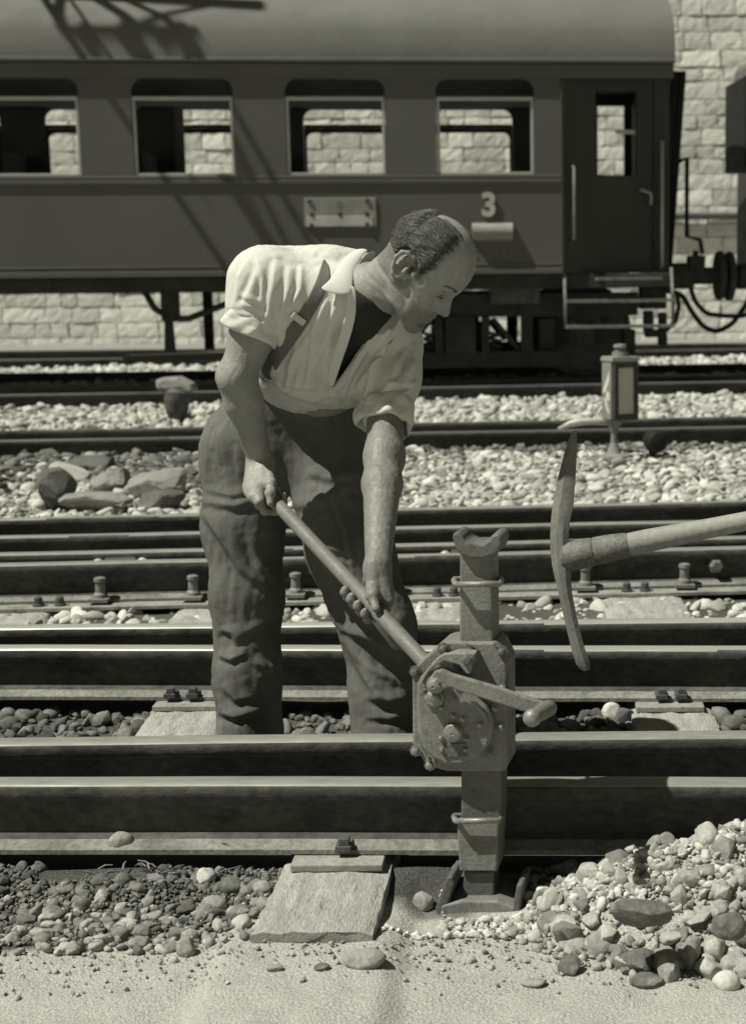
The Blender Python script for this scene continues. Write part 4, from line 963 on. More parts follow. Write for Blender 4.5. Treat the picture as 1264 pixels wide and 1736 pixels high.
# gear housing
hs = [(698, 1140), (703, 1131), (746, 1093), (756, 1089), (790, 1089), (838, 1089), (846, 1096), (859, 1124), (860, 1298), (854, 1308), (757, 1308), (722, 1298), (699, 1262)]
jpoly(hs, -0.095, 0.0, 'gear_housing', M_JACK, bevel=0.004)
jpoly([(790, 1091), (836, 1091), (857, 1126), (857, 1172), (843, 1165), (812, 1105)], 0.0, 0.010, 'housing_rib', M_JACK, bevel=0.003)
cv = [(706, 1160), (712, 1148), (722, 1139), (738, 1131), (756, 1130), (772, 1138), (790, 1160), (807, 1178), (824, 1198), (833, 1216), (836, 1238), (828, 1262), (808, 1284), (780, 1297), (756, 1297), (733, 1286), (717, 1270), (709, 1246), (705, 1202)]
jpoly(cv, 0.0, 0.024, 'gear_cover', M_JACK, bevel=0.006)
jpoly([(713, 1160), (718, 1142), (732, 1124), (750, 1113), (775, 1106), (806, 1107), (803, 1126), (790, 1121), (766, 1126), (772, 1140), (750, 1132), (728, 1140)], 0.0, 0.034, 'pawl_guard', M_JACK, bevel=0.004)
pw = jpoly([(736, 1119), (752, 1108), (790, 1108), (801, 1117), (797, 1143), (790, 1143), (778, 1128), (752, 1121), (742, 1128)], 0.034, 0.046, 'pawl', M_JACK, bevel=0.003)
MB().lathe(J(791, 1119, .046), jn, [(0, .010), (.005, .010), (.007, .006)], 12).build('pawl_pin', M_JACKD, pw)
jpoly([(795, 1190), (806, 1190), (822, 1208), (828, 1226), (822, 1226), (812, 1206)], 0.024, 0.030, 'cover_rib', M_JACK, bevel=0.002)
jpoly([(750, 1262), (790, 1259), (790, 1282), (751, 1284)], 0.024, 0.027, 'name_plate', M_JACKD, bevel=0.001)
hub = MB().lathe(J(769, 1240, .024), jn, [(0, .019), (.010, .019), (.012, .017), (.018, .017), (.019, .014), (.020, .003), (.018, .0015)], 28).build('hub', M_BRIGHT, jack); smooth_angle(hub, 40)
nut = MB().lathe(J(736, 1182, .024), jn, [(0, .021), (.006, .021), (.0065, .016), (.018, .016), (.020, .012)], 8).build('large_nut', M_BRIGHT, jack, bevel=0.001)
MB().lathe(J(735, 1182, .044), jn, [(0, .009), (.006, .009), (.008, .006)], 16).build('bolt_end', M_BRIGHT, nut)
def small_bolt(px, py, n, r=0.0055, h=0.009, mt=None):
    MB().lathe(J(px, py, n), jn, [(0, r * 1.5), (h * .3, r * 1.5), (h * .32, r), (h, r * .95), (h * 1.15, r * .5)], 8).build('bolt', mt or M_BRIGHT, jack)
for px, py in ((769, 1213), (748, 1250), (791, 1252), (784, 1218), (814, 1228), (721, 1169), (748, 1199), (749, 1270), (789, 1270)): small_bolt(px, py, .024, 0.0045, 0.008, M_BRIGHT if px != 721 else M_JACKD)
for px, py in ((838, 1200), (849, 1232)): small_bolt(px, py, 0.0, 0.0055, .010)
for px, py in ((752, 1099), (704, 1138), (851, 1104), (853, 1165), (705, 1272), (729, 1296)):
    small_bolt(px, py, 0.0, 0.0085, 0.014, M_JACKD if py < 1160 else M_BRIGHT)
MB().tube([J(711, 1262, .012), J(728, 1292, .012)], .003, 8).build('drain_rod', M_BRIGHT, jack)
# crank: arm, axle, grip
crank = jpoly([(728, 1150), (735, 1139), (748, 1135), (760, 1140), (769, 1144), (842, 1165), (925, 1193), (922, 1205), (910, 1212), (882, 1206), (840, 1192), (776, 1172), (762, 1166), (748, 1170), (735, 1166)], 0.046, 0.060, 'crank_arm', M_JACK, bevel=0.004)
MB().lathe(J(743, 1154, .024), jn, [(0, .018), (.036, .018), (.037, .014), (.046, .0135), (.048, .009), (.050, .003), (.047, .001)], 10).build('crank_axle', M_BRIGHT, crank, bevel=0.001)
g0, g1 = J(932, 1199, .045), J(900, 1218, .165); gd = g1 - g0; gl = np.linalg.norm(gd)
gr = MB().lathe(g0, gd, [(0, .010), (.0, .0145), (.01, .0165), (gl * .5, .0160), (gl * .8, .0140), (gl * .86, .0155), (gl * .92, .0175), (gl, .0172), (gl + .007, .013), (gl + .011, .006)], 22).build('crank_grip', M_BRIGHT, crank, smooth=True)
# base with upright fins
bz = [G(742, 1552, -0.058), G(884, 1556, -0.058)]
jpoly([(747, 1536), (780, 1528), (842, 1528), (872, 1540), (872, 1556), (747, 1553)], -0.10, 0.015, 'base_plate', M_BRIGHT, bevel=0.004)
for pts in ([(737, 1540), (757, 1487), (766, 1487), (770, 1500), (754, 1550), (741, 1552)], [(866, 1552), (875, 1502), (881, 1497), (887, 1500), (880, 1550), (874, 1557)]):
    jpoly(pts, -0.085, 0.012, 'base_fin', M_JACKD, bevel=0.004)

# ------------------------------------------------------------------ the lever bar in the hands of the worker
M_BAR = mat('wooden_bar', 0.16, 0.6, 0.15, 8, 80, 0.15, 0.1, stretch=(1, 1, 1))
BAR0, BAR1 = P(726, 1129, 3.29), P(430, 812, 3.735)
def BARP(f): return BAR0 + (BAR1 - BAR0) * f
bar = MB().tube([BARP(f) for f in np.linspace(0, 1, 14)], np.linspace(.0172, .0162, 14), 18).build('lever_bar', M_BAR, smooth=True, loc=BAR0)
smooth_angle(bar, 50); tag(bar, 'round wooden lever bar held by the worker and slanting down into the jack', 'lever bar')

# ------------------------------------------------------------------ the pickaxe hanging in from the right
M_PICK = mat('pick_steel', 0.17, 0.5, 0.25, 9, 150, 0.15, 0.2, spots=(24, .58, .1, .6))
M_HELVE = mat('ash_handle', 0.24, 0.65, 0.12, 4, 70, 0.15, 0.15, stretch=(1, 1, 1))
M_FERR = mat('handle_ferrule', 0.13, 0.6, 0.25, 14, 120, 0.3, 0.3)
PD = 3.62
pick = empty('pickaxe', P(960, 935, PD), 'pickaxe with a curved steel head held out into view from the right', 'pickaxe')
Lf = [(969, 731), (959, 757), (951, 786), (944, 815), (938, 845), (934, 875), (932, 905), (932, 930), (935, 957), (940, 980), (946, 1006), (954, 1042), (963, 1080), (969, 1104), (976, 1126), (985, 1136)]
Rt = [(977, 730), (978, 757), (976, 786), (974, 822), (971, 856), (966, 877), (963, 900), (964, 930), (967, 960), (967, 980), (969, 1006), (977, 1046), (985, 1080), (991, 1102), (999, 1124), (998, 1134)]
TK = [.006, .009, .012, .016, .020, .024, .028, .030, .028, .025, .022, .020, .020, .020, .019, .014]
V_, n = [], 8
for (a, b), (c, d), t in zip(Lf, Rt, TK):
    l, r = P(a, b, PD), P(c, d, PD); mid = (l + r) / 2; ex = (r - l) / 2; ey = np.array([0, 1, 0]) * t
    for u, v in ((-1, -.25), (-.35, -.95), (.35, -1), (1, -.7), (1, .7), (.35, 1), (-.35, .95), (-1, .25)): V_.append(mid + ex * u + ey * v)
k = len(Lf)
Fc = [(i * n + j, i * n + (j + 1) % n, (i + 1) * n + (j + 1) % n, (i + 1) * n + j) for i in range(k - 1) for j in range(n)] + [tuple(range(n - 1, -1, -1)), tuple(range((k - 1) * n, k * n))]
m_ = MB(); m_.add(V_, Fc)
ph = m_.build('pick_head', M_PICK, pick); smooth_angle(ph, 28)
ax0, ax1 = P(955, 945, PD), P(1420, 852, PD - 0.12)
dv = (ax1 - ax0) / np.linalg.norm(ax1 - ax0)
def AP(px): return ax0 + (ax1 - ax0) * ((px - 955) / 465.0)
MB().tube([AP(952), AP(962), AP(985), AP(1004), AP(1012)], [.034, .040, .038, .036, .030], 18, flat=0.95).build('eye', M_FERR, pick, smooth=True)
MB().tube([AP(1010), AP(1040), AP(1064), AP(1078)], [.0335, .0325, .029, .024], 18).build('ferrule', M_FERR, pick, smooth=True)
MB().tube([AP(1000) + np.array([0, 0, .002]), AP(1070), AP(1100), AP(1140), AP(1200), AP(1280), AP(1420)], [.026, .027, .0275, .026, .0235, .022, .024], 18).build('handle', M_HELVE, pick, smooth=True)
# ------------------------------------------------------------------ sculpting: distance fields turned into meshes
class Field:
    def __init__(s, lo, hi, h):
        s.lo = np.asarray(lo, float); s.h = h; s.n = np.ceil((np.asarray(hi) - s.lo) / h).astype(int) + 1
        s.D = np.full(s.n, 0.06, np.float32)
    def _sub(s, lo, hi):
        a = np.clip(np.floor((np.asarray(lo) - s.lo) / s.h).astype(int), 0, s.n); b = np.clip(np.ceil((np.asarray(hi) - s.lo) / s.h).astype(int) + 1, 0, s.n)
        if np.any(b <= a): return None, None
        sl = tuple(slice(i, j) for i, j in zip(a, b))
        ax = [(s.lo[q] + s.h * np.arange(a[q], b[q])).astype(np.float32) for q in range(3)]
        return sl, np.stack(np.meshgrid(*ax, indexing='ij'), -1)
    def put(s, d, sl, k, op):
        o = s.D[sl]
        if op == 'add':
            hh = np.clip(0.5 + 0.5 * (o - d) / k, 0, 1); s.D[sl] = o * (1 - hh) + d * hh - k * hh * (1 - hh)
        else:                                                        # carve
            hh = np.clip(0.5 - 0.5 * (o + d) / k, 0, 1); s.D[sl] = o * (1 - hh) - d * hh + k * hh * (1 - hh)
    def cone(s, a, b, ra, rb, k=0.01, op='add', flat=None):
        a, b = np.asarray(a, float), np.asarray(b, float); mr = max(ra, rb) + k + 0.02
        sl, X = s._sub(np.minimum(a, b) - mr, np.maximum(a, b) + mr)
        if sl is None: return s
        ba = b - a; L2 = ba @ ba + 1e-12; pa = X - a.astype(np.float32)
        t = np.clip((pa @ ba.astype(np.float32)) / L2, 0, 1); q = pa - t[..., None] * ba.astype(np.float32)
        if flat is not None:                                         # (direction, factor): squeeze the section along a direction
            n, f = flat; n = np.asarray(n, float) / np.linalg.norm(n); dn = q @ n.astype(np.float32); q = q + (dn * (1 / f - 1))[..., None] * n.astype(np.float32)
            d = (np.linalg.norm(q, axis=-1) - (ra + (rb - ra) * t)) * min(1, f)
        else: d = np.linalg.norm(q, axis=-1) - (ra + (rb - ra) * t)
        s.put(d, sl, k, op); return s
    def chain(s, pts, rad, k=0.01, op='add', flat=None):
        for i in range(len(pts) - 1): s.cone(pts[i], pts[i + 1], rad[i], rad[i + 1], k, op, flat)
        return s
    def ell(s, c, r, A=None, k=0.01, op='add'):
        c = np.asarray(c, float); r = np.asarray(r, float); A = np.eye(3) if A is None else np.asarray(A, float); mr = r.max() + k + 0.02
        sl, X = s._sub(c - mr, c + mr)
        if sl is None: return s
        p = (X - c.astype(np.float32)) @ A.T.astype(np.float32)
        k0 = np.linalg.norm(p / r.astype(np.float32), axis=-1); k1 = np.linalg.norm(p / (r * r).astype(np.float32), axis=-1) + 1e-6
        d = np.where(k0 < 0.3, -0.7 * r.min(), k0 * (k0 - 1) / k1); s.put(np.clip(d, -0.2, 0.2), sl, k, op); return s
    def mesh(s, it=2):
        D = s.D; I = D < 0; nx, ny, nz = D.shape
        c = np.zeros((nx - 1, ny - 1, nz - 1), np.int8)
        for i in (0, 1):
            for j in (0, 1):
                for k in (0, 1): c += I[i:nx - 1 + i, j:ny - 1 + j, k:nz - 1 + k]
        act = (c > 0) & (c < 8); idx = np.full(act.shape, -1, np.int64); cells = np.argwhere(act); idx[act] = np.arange(len(cells))
        acc = np.zeros((len(cells), 3)); cnt = np.zeros(len(cells)); corners = [(i, j, k) for i in (0, 1) for j in (0, 1) for k in (0, 1)]
        val = {q: D[cells[:, 0] + q[0], cells[:, 1] + q[1], cells[:, 2] + q[2]] for q in corners}
        for q in corners:
            for a in range(3):
                if q[a] == 0:
                    w = list(q); w[a] = 1; w = tuple(w); v0, v1 = val[q], val[w]; cr = (v0 < 0) != (v1 < 0)
                    t = np.where(cr, v0 / np.where(cr, v0 - v1, 1), 0)
                    p = np.tile(np.array(q, float), (len(cells), 1)); p[:, a] += t; acc[cr] += p[cr]; cnt[cr] += 1
        V = (cells + acc / cnt[:, None]) * s.h + s.lo
        F_ = []
        for a in range(3):
            b, c_ = (a + 1) % 3, (a + 2) % 3
            sh = list(D.shape); lo = [slice(None)] * 3; hi = [slice(None)] * 3; lo[a] = slice(0, -1); hi[a] = slice(1, None)
            A, B = I[tuple(lo)], I[tuple(hi)]; e = np.argwhere(A != B)
            e = e[(e[:, b] > 0) & (e[:, c_] > 0) & (e[:, b] < D.shape[b] - 1) & (e[:, c_] < D.shape[c_] - 1)]
            ins = A[e[:, 0], e[:, 1], e[:, 2]]
            def cell(db, dc):
                q = e.copy(); q[:, b] += db; q[:, c_] += dc; return idx[q[:, 0], q[:, 1], q[:, 2]]
            Q = np.stack([cell(-1, -1), cell(0, -1), cell(0, 0), cell(-1, 0)], 1); Q[~ins] = Q[~ins][:, ::-1]; F_.append(Q)
        Fc = np.concatenate(F_); Fc = Fc[(Fc >= 0).all(1)]
        V = relax(V, Fc, it); return V, Fc
def relax(V, Fc, it, w=0.5):
    for _ in range(it):
        S = np.zeros_like(V); C = np.zeros(len(V))
        for j in range(4):
            a, b = Fc[:, j], Fc[:, (j + 1) % 4]
            for q, p in ((a, b), (b, a)):
                for ax in range(3): S[:, ax] += np.bincount(q, V[p, ax], len(V))
                C += np.bincount(q, minlength=len(V))
        V = V * (1 - w) + w * S / np.maximum(C, 1)[:, None]
    return V
def normals(V, Fc):
    n = np.cross(V[Fc[:, 2]] - V[Fc[:, 0]], V[Fc[:, 3]] - V[Fc[:, 1]]); N = np.zeros_like(V)
    for j in range(4):
        for ax in range(3): N[:, ax] += np.bincount(Fc[:, j], n[:, ax], len(V))
    return N / (np.linalg.norm(N, axis=1, keepdims=True) + 1e-12)
def seg_dist(p, poly):                                # distance in the plane to a polyline, and how far along it
    best = np.full(len(p), 1e9); along = np.zeros(len(p)); poly = np.asarray(poly, float); n = len(poly) - 1; side = np.zeros(len(p))
    for i in range(n):
        a, b = poly[i], poly[i + 1]; d = b - a; t = np.clip(((p - a) @ d) / (d @ d), 0, 1); q = p - a - t[:, None] * d; r = np.hypot(q[:, 0], q[:, 1])
        m_ = r < best; best[m_] = r[m_]; along[m_] = (i + t[m_]) / n; side[m_] = (d[0] * q[m_, 1] - d[1] * q[m_, 0]) / np.hypot(*d)
    return best, along, side
def folds(V, Fc, lines, sides=None):                  # raise creases in the cloth along drawn lines (line, width, height in metres)
    N = normals(V, Fc); pr = project(V); px = pr[:, :2]; face = np.clip(-(N @ wv) * 2.2 + 0.15, 0, 1); D = np.zeros(len(V))
    for ln, w, amp in lines:
        d, al, sd = seg_dist(px, ln); f = np.sin(np.clip(al, 0.0, 1) * np.pi) ** 0.5 if len(ln) > 1 else 1
        ww = np.where(sd > 0, 0.55 * w, 1.35 * w); D += amp * f * (np.exp(-(d / ww) ** 2) - 0.5 * np.exp(-((d - 1.2 * w) / (0.6 * w)) ** 2) * (sd > 0))
    return V + N * (D * face)[:, None]
def noise3(V, sc, seed=0):
    r = np.random.default_rng(seed); out = np.zeros(len(V))
    for o in range(5):
        k = r.normal(size=(3, 3)) * np.asarray(sc) * (1.0 + 0.5 * o); ph = r.uniform(0, 6.28, 3)
        out += np.sin(V @ k[0] + ph[0] + 1.7 * np.sin(V @ k[1] + ph[1])) * np.sin(V @ k[2] + ph[2]) / (1 + 0.5 * o)
    return out / 2.2

# ------------------------------------------------------------------ materials of the man
M_SKIN = mat('skin', 0.25, 0.55, 0.12, 14, 160, 0.12, 0.12, spec=0.35, spots=(60, .56, .15, .9))
M_HAIR = mat('hair', 0.042, 0.5, 0.35, 30, 260, 0.5, 0.5, spec=0.4, spots=(70, .56, .12, 2.6))
M_SHIRT = mat('shirt_cotton', 0.58, 0.9, 0.05, 8, 260, 0.07, 0.10, spec=0.1)
M_TROU = mat('work_trousers', 0.105, 0.95, 0.2, 5, 300, 0.12, 0.15, spec=0.1, spots=(7, .5, .22, 1.45))
M_STRAP = mat('braces_strap', 0.13, 0.9, 0.1, 10, 200, 0.15, 0.1, spec=0.1)
M_BOOT = mat('work_boot', 0.06, 0.7, 0.3, 12, 80, 0.2, 0.2)
M_EYE = mat('eye', 0.10, 0.2, 0.1, 10, 50, 0.1, 0)

ns_, ls_ = M_SHIRT.node_tree.nodes, M_SHIRT.node_tree.links       # fine woven stripe
bsn = ns_['Principled BSDF']; src = bsn.inputs['Base Color'].links[0].from_socket
wv_ = ns_.new('ShaderNodeTexWave'); wv_.inputs['Scale'].default_value = 75; wv_.inputs['Distortion'].default_value = 0.6; tcs = ns_.new('ShaderNodeTexCoord'); ls_.new(tcs.outputs['Object'], wv_.inputs['Vector'])
mrs = ns_.new('ShaderNodeMapRange'); ls_.new(wv_.outputs['Fac'], mrs.inputs[0]); mrs.inputs[3].default_value = 0.88; mrs.inputs[4].default_value = 1.04
mms = ns_.new('ShaderNodeMixRGB'); mms.blend_type = 'MULTIPLY'; mms.inputs[0].default_value = 1; ls_.new(src, mms.inputs[1]); ls_.new(mrs.outputs[0], mms.inputs[2]); ls_.new(mms.outputs[0], bsn.inputs['Base Color'])
man = empty('person', G(500, 1275, -0.05), 'bending man in a pale rolled sleeve shirt and dark trousers, leaning on the lever bar', 'person')

def PS(px, py, d):                                    # the upper body leans towards the camera, right side foremost
    return P(px, py, d - 0.16 * min(1, max(0, (690 - py) / 200.0)) + 0.24 * min(1.2, max(0, (px - 560) / 110.0)) - 0.04 * min(1, max(0, (560 - px) / 110.0)))
# head frame
HD, HS = 3.52, 0.985
fi, ui, al_ = np.array([0.72, -0.694]), np.array([0.694, 0.72]), R(20)
hu = math.cos(al_) * (ui[0] * rv + ui[1] * uv) - math.sin(al_) * wv; hu /= np.linalg.norm(hu)
hf = fi[0] * rv + fi[1] * uv - 0.16 * wv; hf -= hu * (hf @ hu); hf /= np.linalg.norm(hf)
hl = np.cross(hu, hf)                                 # towards his left, away from the camera
HA = np.stack([hf, hl, hu])
ear = P(684, 453, HD - 0.07); HO = ear + hl * 0.073
def HP(x, y, z): return HO + (hf * x + hl * y + hu * z) * HS
neck_b = P(622, 505, 3.62); neck_t = HP(-.012, 0, -.03)
SHR, SHL = PS(452, 492, 3.83), PS(662, 590, 3.66)
ELR, WRR = P(402, 640, 3.63), P(440, 782, 3.745)
ELL, WRL = P(650, 775, 3.66), P(640, 960, 3.45)
bdir = (BAR1 - BAR0) / np.linalg.norm(BAR1 - BAR0)

def head_field(lo, hi, h, hair=False):
    f = Field(lo, hi, h); E = lambda c, r, k=.012, op='add', A=None: f.ell(HP(*c), np.array(r) * HS, HA if A is None else A, k, op)
    C = lambda a, b, ra, rb, k=.01, op='add': f.cone(HP(*a), HP(*b), ra * HS, rb * HS, k, op)
    E((.018, 0, .062), (.094, .076, .083)); E((.040, 0, .035), (.072, .068, .075), .02)
    E((.045, 0, -.035), (.055, .058, .072), .02); E((-.022, 0, .048), (.074, .068, .070), .02)
    if hair: return f
    for s in (-1, 1):
        C((.005, s * .056, -.035), (.080, s * .020, -.098), .020, .019, .022)                  # jaw
        C((.062, s * .048, -.012), (.030, s * .064, -.004), .018, .012, .02)                   # cheekbone
        C((.097, s * .012, .030), (.083, s * .047, .028), .0125, .0115, .012)                    # brow
        E((.070, s * .036, -.055), (.028, .020, .034), .02)                                    # cheek
    E((.085, 0, -.104), (.021, .022, .018), .016)                                              # chin
    E((.082, 0, -.062), (.024, .026, .030), .02)                                               # muzzle
    for s in (-1, 1): E((.110, s * .037, .008), (.018, .016, .011), .014, 'cut')
    C((.097, 0, .022), (.120, 0, -.024), .0075, .0105, .010); E((.120, 0, -.028), (.012, .0115, .010), .006)
    for s in (-1, 1):
        E((.099, s * .013, -.016), (.012, .011, .016), .012)
        E((.108, s * .0135, -.032), (.011, .0075, .009), .006); E((.084, s * .032, .006), (.0145, .015, .0125), .004)
        C((.098, s * .018, .0005), (.092, s * .046, .001), .0035, .0035, .004); C((.100, s * .016, .012), (.093, s * .046, .013), .0045, .004, .004)
        C((.104, s * .010, .026), (.088, s * .050, .030), .0050, .0030, .005)                  # eyebrow
    C((.099, -.018, -.060), (.099, .018, -.060), .006, .006, .008); C((.097, -.016, -.073), (.097, .016, -.073), .0065, .0065, .008)
    C((.107, -.024, -.0665), (.107, .024, -.0665), .0024, .0024, .003, 'cut'); E((.104, 0, -.087), (.012, .02, .006), .008, 'cut')
    for s in (-1, 1):                                                                          # ears
        E((-.004, s * .075, .002), (.017, .006, .030), .008)
        q = [(.012, .020), (.006, .033), (-.010, .036), (-.022, .026), (-.025, .008), (-.018, -.012), (-.008, -.026), (.004, -.028), (.008, -.018)]
        pts = [HP(x, s * (.079 + (-x) * .35), z) for x, z in q]
        f.chain(pts, [.004, .0048, .005, .005, .0046, .0044, .0055, .0055, .004], .004)
        E((-.004, s * .085, .005), (.012, .010, .018), .004, 'cut'); E((.010, s * .080, -.002), (.005, .006, .009), .004)
    f.cone(HP(-.004, 0, -.025), neck_b + (neck_t - neck_b) * .25, .060, .060, .02)
    f.cone(HP(-.04, 0, .0), neck_b + (neck_t - neck_b) * .4, .045, .055, .025)
    f.cone(HP(.030, -.02, -.06), neck_b + (neck_t - neck_b) * .3 + hf * .02, .028, .035, .025)
    return f
lo, hi = HO - 0.20, HO + 0.20; lo = np.minimum(lo, neck_b - .08); hi = np.maximum(hi, neck_b + .08)
f = head_field(lo, hi, 0.0026)
chest_c = P(575, 580, 3.80)
# upper chest and shoulders, under the shirt
f2 = Field(P(400, 720, 3.6) - .25, P(720, 430, 3.6) + .35, 0.006)
f2.chain([neck_b + (neck_t - neck_b) * .3, neck_b, PS(585, 545, 3.82), PS(545, 640, 3.90)], [.060, .075, .102, .108], .03)
f2.cone(SHR, neck_b, .062, .06, .04).cone(SHL, neck_b, .062, .06, .04)
f2.cone(PS(505, 545, 3.87), PS(635, 590, 3.75), .082, .075, .04)
def hairline(lx, ly, lz_):                            # negative where hair grows
    front = lx - (0.050 - 0.20 * np.clip(lz_ - .095, 0, 1) - 0.35 * np.clip(.055 - lz_, 0, .03) - 0.25 * np.clip(0.010 - lz_, 0, .1))
    crown = (0.034 - np.abs(ly + .004)) * (lx > -.035) - 0.5 * np.clip(-.035 - lx, 0, 1) - (lz_ < .06) * .1
    low = -(lz_ + .062 + np.clip(lx + .03, 0, .06) * 1.25)
    ear_cut = 0.031 - np.sqrt((lx + .004) ** 2 + (lz_ - .004) ** 2 * .8)
    return np.maximum(np.maximum(front, crown), np.maximum(low, ear_cut)) + .0015 * np.sin(lz_ * 310 + ly * 150) * np.sin(lx * 260)
def finger(fl, pts, r0, r1, k=.004):
    n = len(pts); fl.chain(pts, np.linspace(r0, r1, n), k)
    for q in pts[1:-1]: fl.ell(q, np.array([r0, r0, r0]) * 1.06, None, k)
# right arm and fist
fR = Field(np.array([min(SHR[0], ELR[0], WRR[0]) - .11, min(SHR[1], ELR[1], WRR[1], BAR1[1]) - .20, WRR[2] - .16]), np.array([max(SHR[0], WRR[0]) + .13, max(SHR[1], ELR[1]) + .10, SHR[2] + .05]), 0.0026)
fR.cone(SHR, SHR * .45 + ELR * .55, .055, .049, .02).cone(SHR * .45 + ELR * .55, ELR, .049, .043, .02)
fR.ell(ELR + np.array([-.020, .012, .004]), (.028, .03, .032), None, .02)
m1 = ELR * .72 + WRR * .28
fR.cone(ELR, m1, .043, .0435, .02).cone(m1, WRR, .0435, .0285, .02, flat=(hl * 0 + np.array([0.3, 1, 0]), .92))
perp = np.cross(bdir, wv); perp /= np.linalg.norm(perp)              # across the bar in the picture plane
if (perp @ rv) > 0: perp = -perp                                     # down and left
tow = np.cross(bdir, perp); tow /= np.linalg.norm(tow)
if tow @ wv > 0: tow = -tow                                          # towards the camera
BL = np.linalg.norm(BAR1 - BAR0)
def BP(s): return BAR1 - bdir * s                                    # metres down from the upper end
for i, (s, kn, out) in enumerate(((.088, .024, .024), (.066, .027, .028), (.044, .026, .026), (.025, .022, .021))):
    K = BP(s) + perp * kn + tow * out
    fR.cone(WRR + bdir * (.012 * (i - 1.5)) * .8, K, .0225, .0125, .012)
    q1 = BP(s) + perp * .034 - tow * .004; q2 = BP(s) + perp * .020 - tow * .027; q3 = BP(s) - perp * .008 - tow * .028; q4 = BP(s) - perp * .024 - tow * .010
    sh = -bdir * (0.012 if i == 0 else .006 if i == 1 else 0)
    r_ = (.0100, .0104, .0098, .0086)[i]; fR.ell(K, (r_ * 1.18,) * 3, None, .005); finger(fR, [K, q1 + sh * .6, q2 + sh, q3 + sh, q4 + sh], r_, r_ * .82)
fR.cone(WRR + rv * .012, BP(.06) + tow * .02 - perp * .012, .024, .018, .012)
finger(fR, [WRR + rv * .018 + tow * .004, BP(.075) + tow * .022 - perp * .026, BP(.100) + tow * .027 - perp * .010, BP(.118) + tow * .024 + perp * .006], .0135, .0095)
# left arm and hand
fL = Field(np.array([WRL[0] - .13, WRL[1] - .14, WRL[2] - .17]), np.array([SHL[0] + .10, max(SHL[1], ELL[1]) + .09, SHL[2] + .04]), 0.0026)
fL.cone(SHL, SHL * .4 + ELL * .6, .053, .047, .02).cone(SHL * .4 + ELL * .6, ELL, .047, .043, .02)
m1 = ELL * .74 + WRL * .26
fL.cone(ELL, m1, .043, .0445, .02).cone(m1, WRL, .0445, .0285, .02, flat=(np.array([0, 1, 0]), .9))
fL.ell(ELL + rv * .004, (.044, .044, .05), None, .02)
def sAt(px):                                                         # metres from the upper end where the bar crosses that column
    lo_, hi_ = 0, BL
    for _ in range(30):
        mid = (lo_ + hi_) / 2
        if project(BP(mid))[0] < px: lo_ = mid
        else: hi_ = mid
    return lo_
sc_ = sAt(628); HBc = BP(sc_) - perp * .030 - tow * .012             # heel of the palm lies at the right, behind the bar
fL.cone(WRL, HBc - bdir * -.004, .0275, .026, .016)
for i, s in enumerate((sAt(602), sAt(613), sAt(624), sAt(636))):
    K = BP(s) - perp * .032 - tow * .016
    fL.cone(WRL + (K - WRL) * .25, K, .020, .0135, .012)
    q1 = BP(s) - perp * .012 - tow * .030; q2 = BP(s) + perp * .016 - tow * .026; q3 = BP(s) + perp * .0285 - tow * .004; q4 = BP(s) + perp * .0220 + tow * .017
    r_ = (.0098, .0104, .0100, .0088)[i]; q5 = BP(s) + perp * .0150 + tow * .0225; finger(fL, [K, q1, q2, q3, q4, q5], r_ * 1.10, r_ * .84)
sT = sAt(640)
finger(fL, [WRL - perp * .004 + tow * .012, BP(sAt(622)) - perp * .030 + tow * .014, BP(sAt(631)) - perp * .020 + tow * .024, BP(sAt(645)) - perp * .006 + tow * .027], .0165, .0095)
fL.ell(WRL + tow * .016 - np.array([0, 0, .02]), (.022, .020, .034), None, .014)
parts_ = []
for fl, it in ((f, 2), (f2, 2), (fR, 2), (fL, 2)):
    parts_.append(fl.mesh(it))
Vs, Fs, off, tones = [], [], 0, []
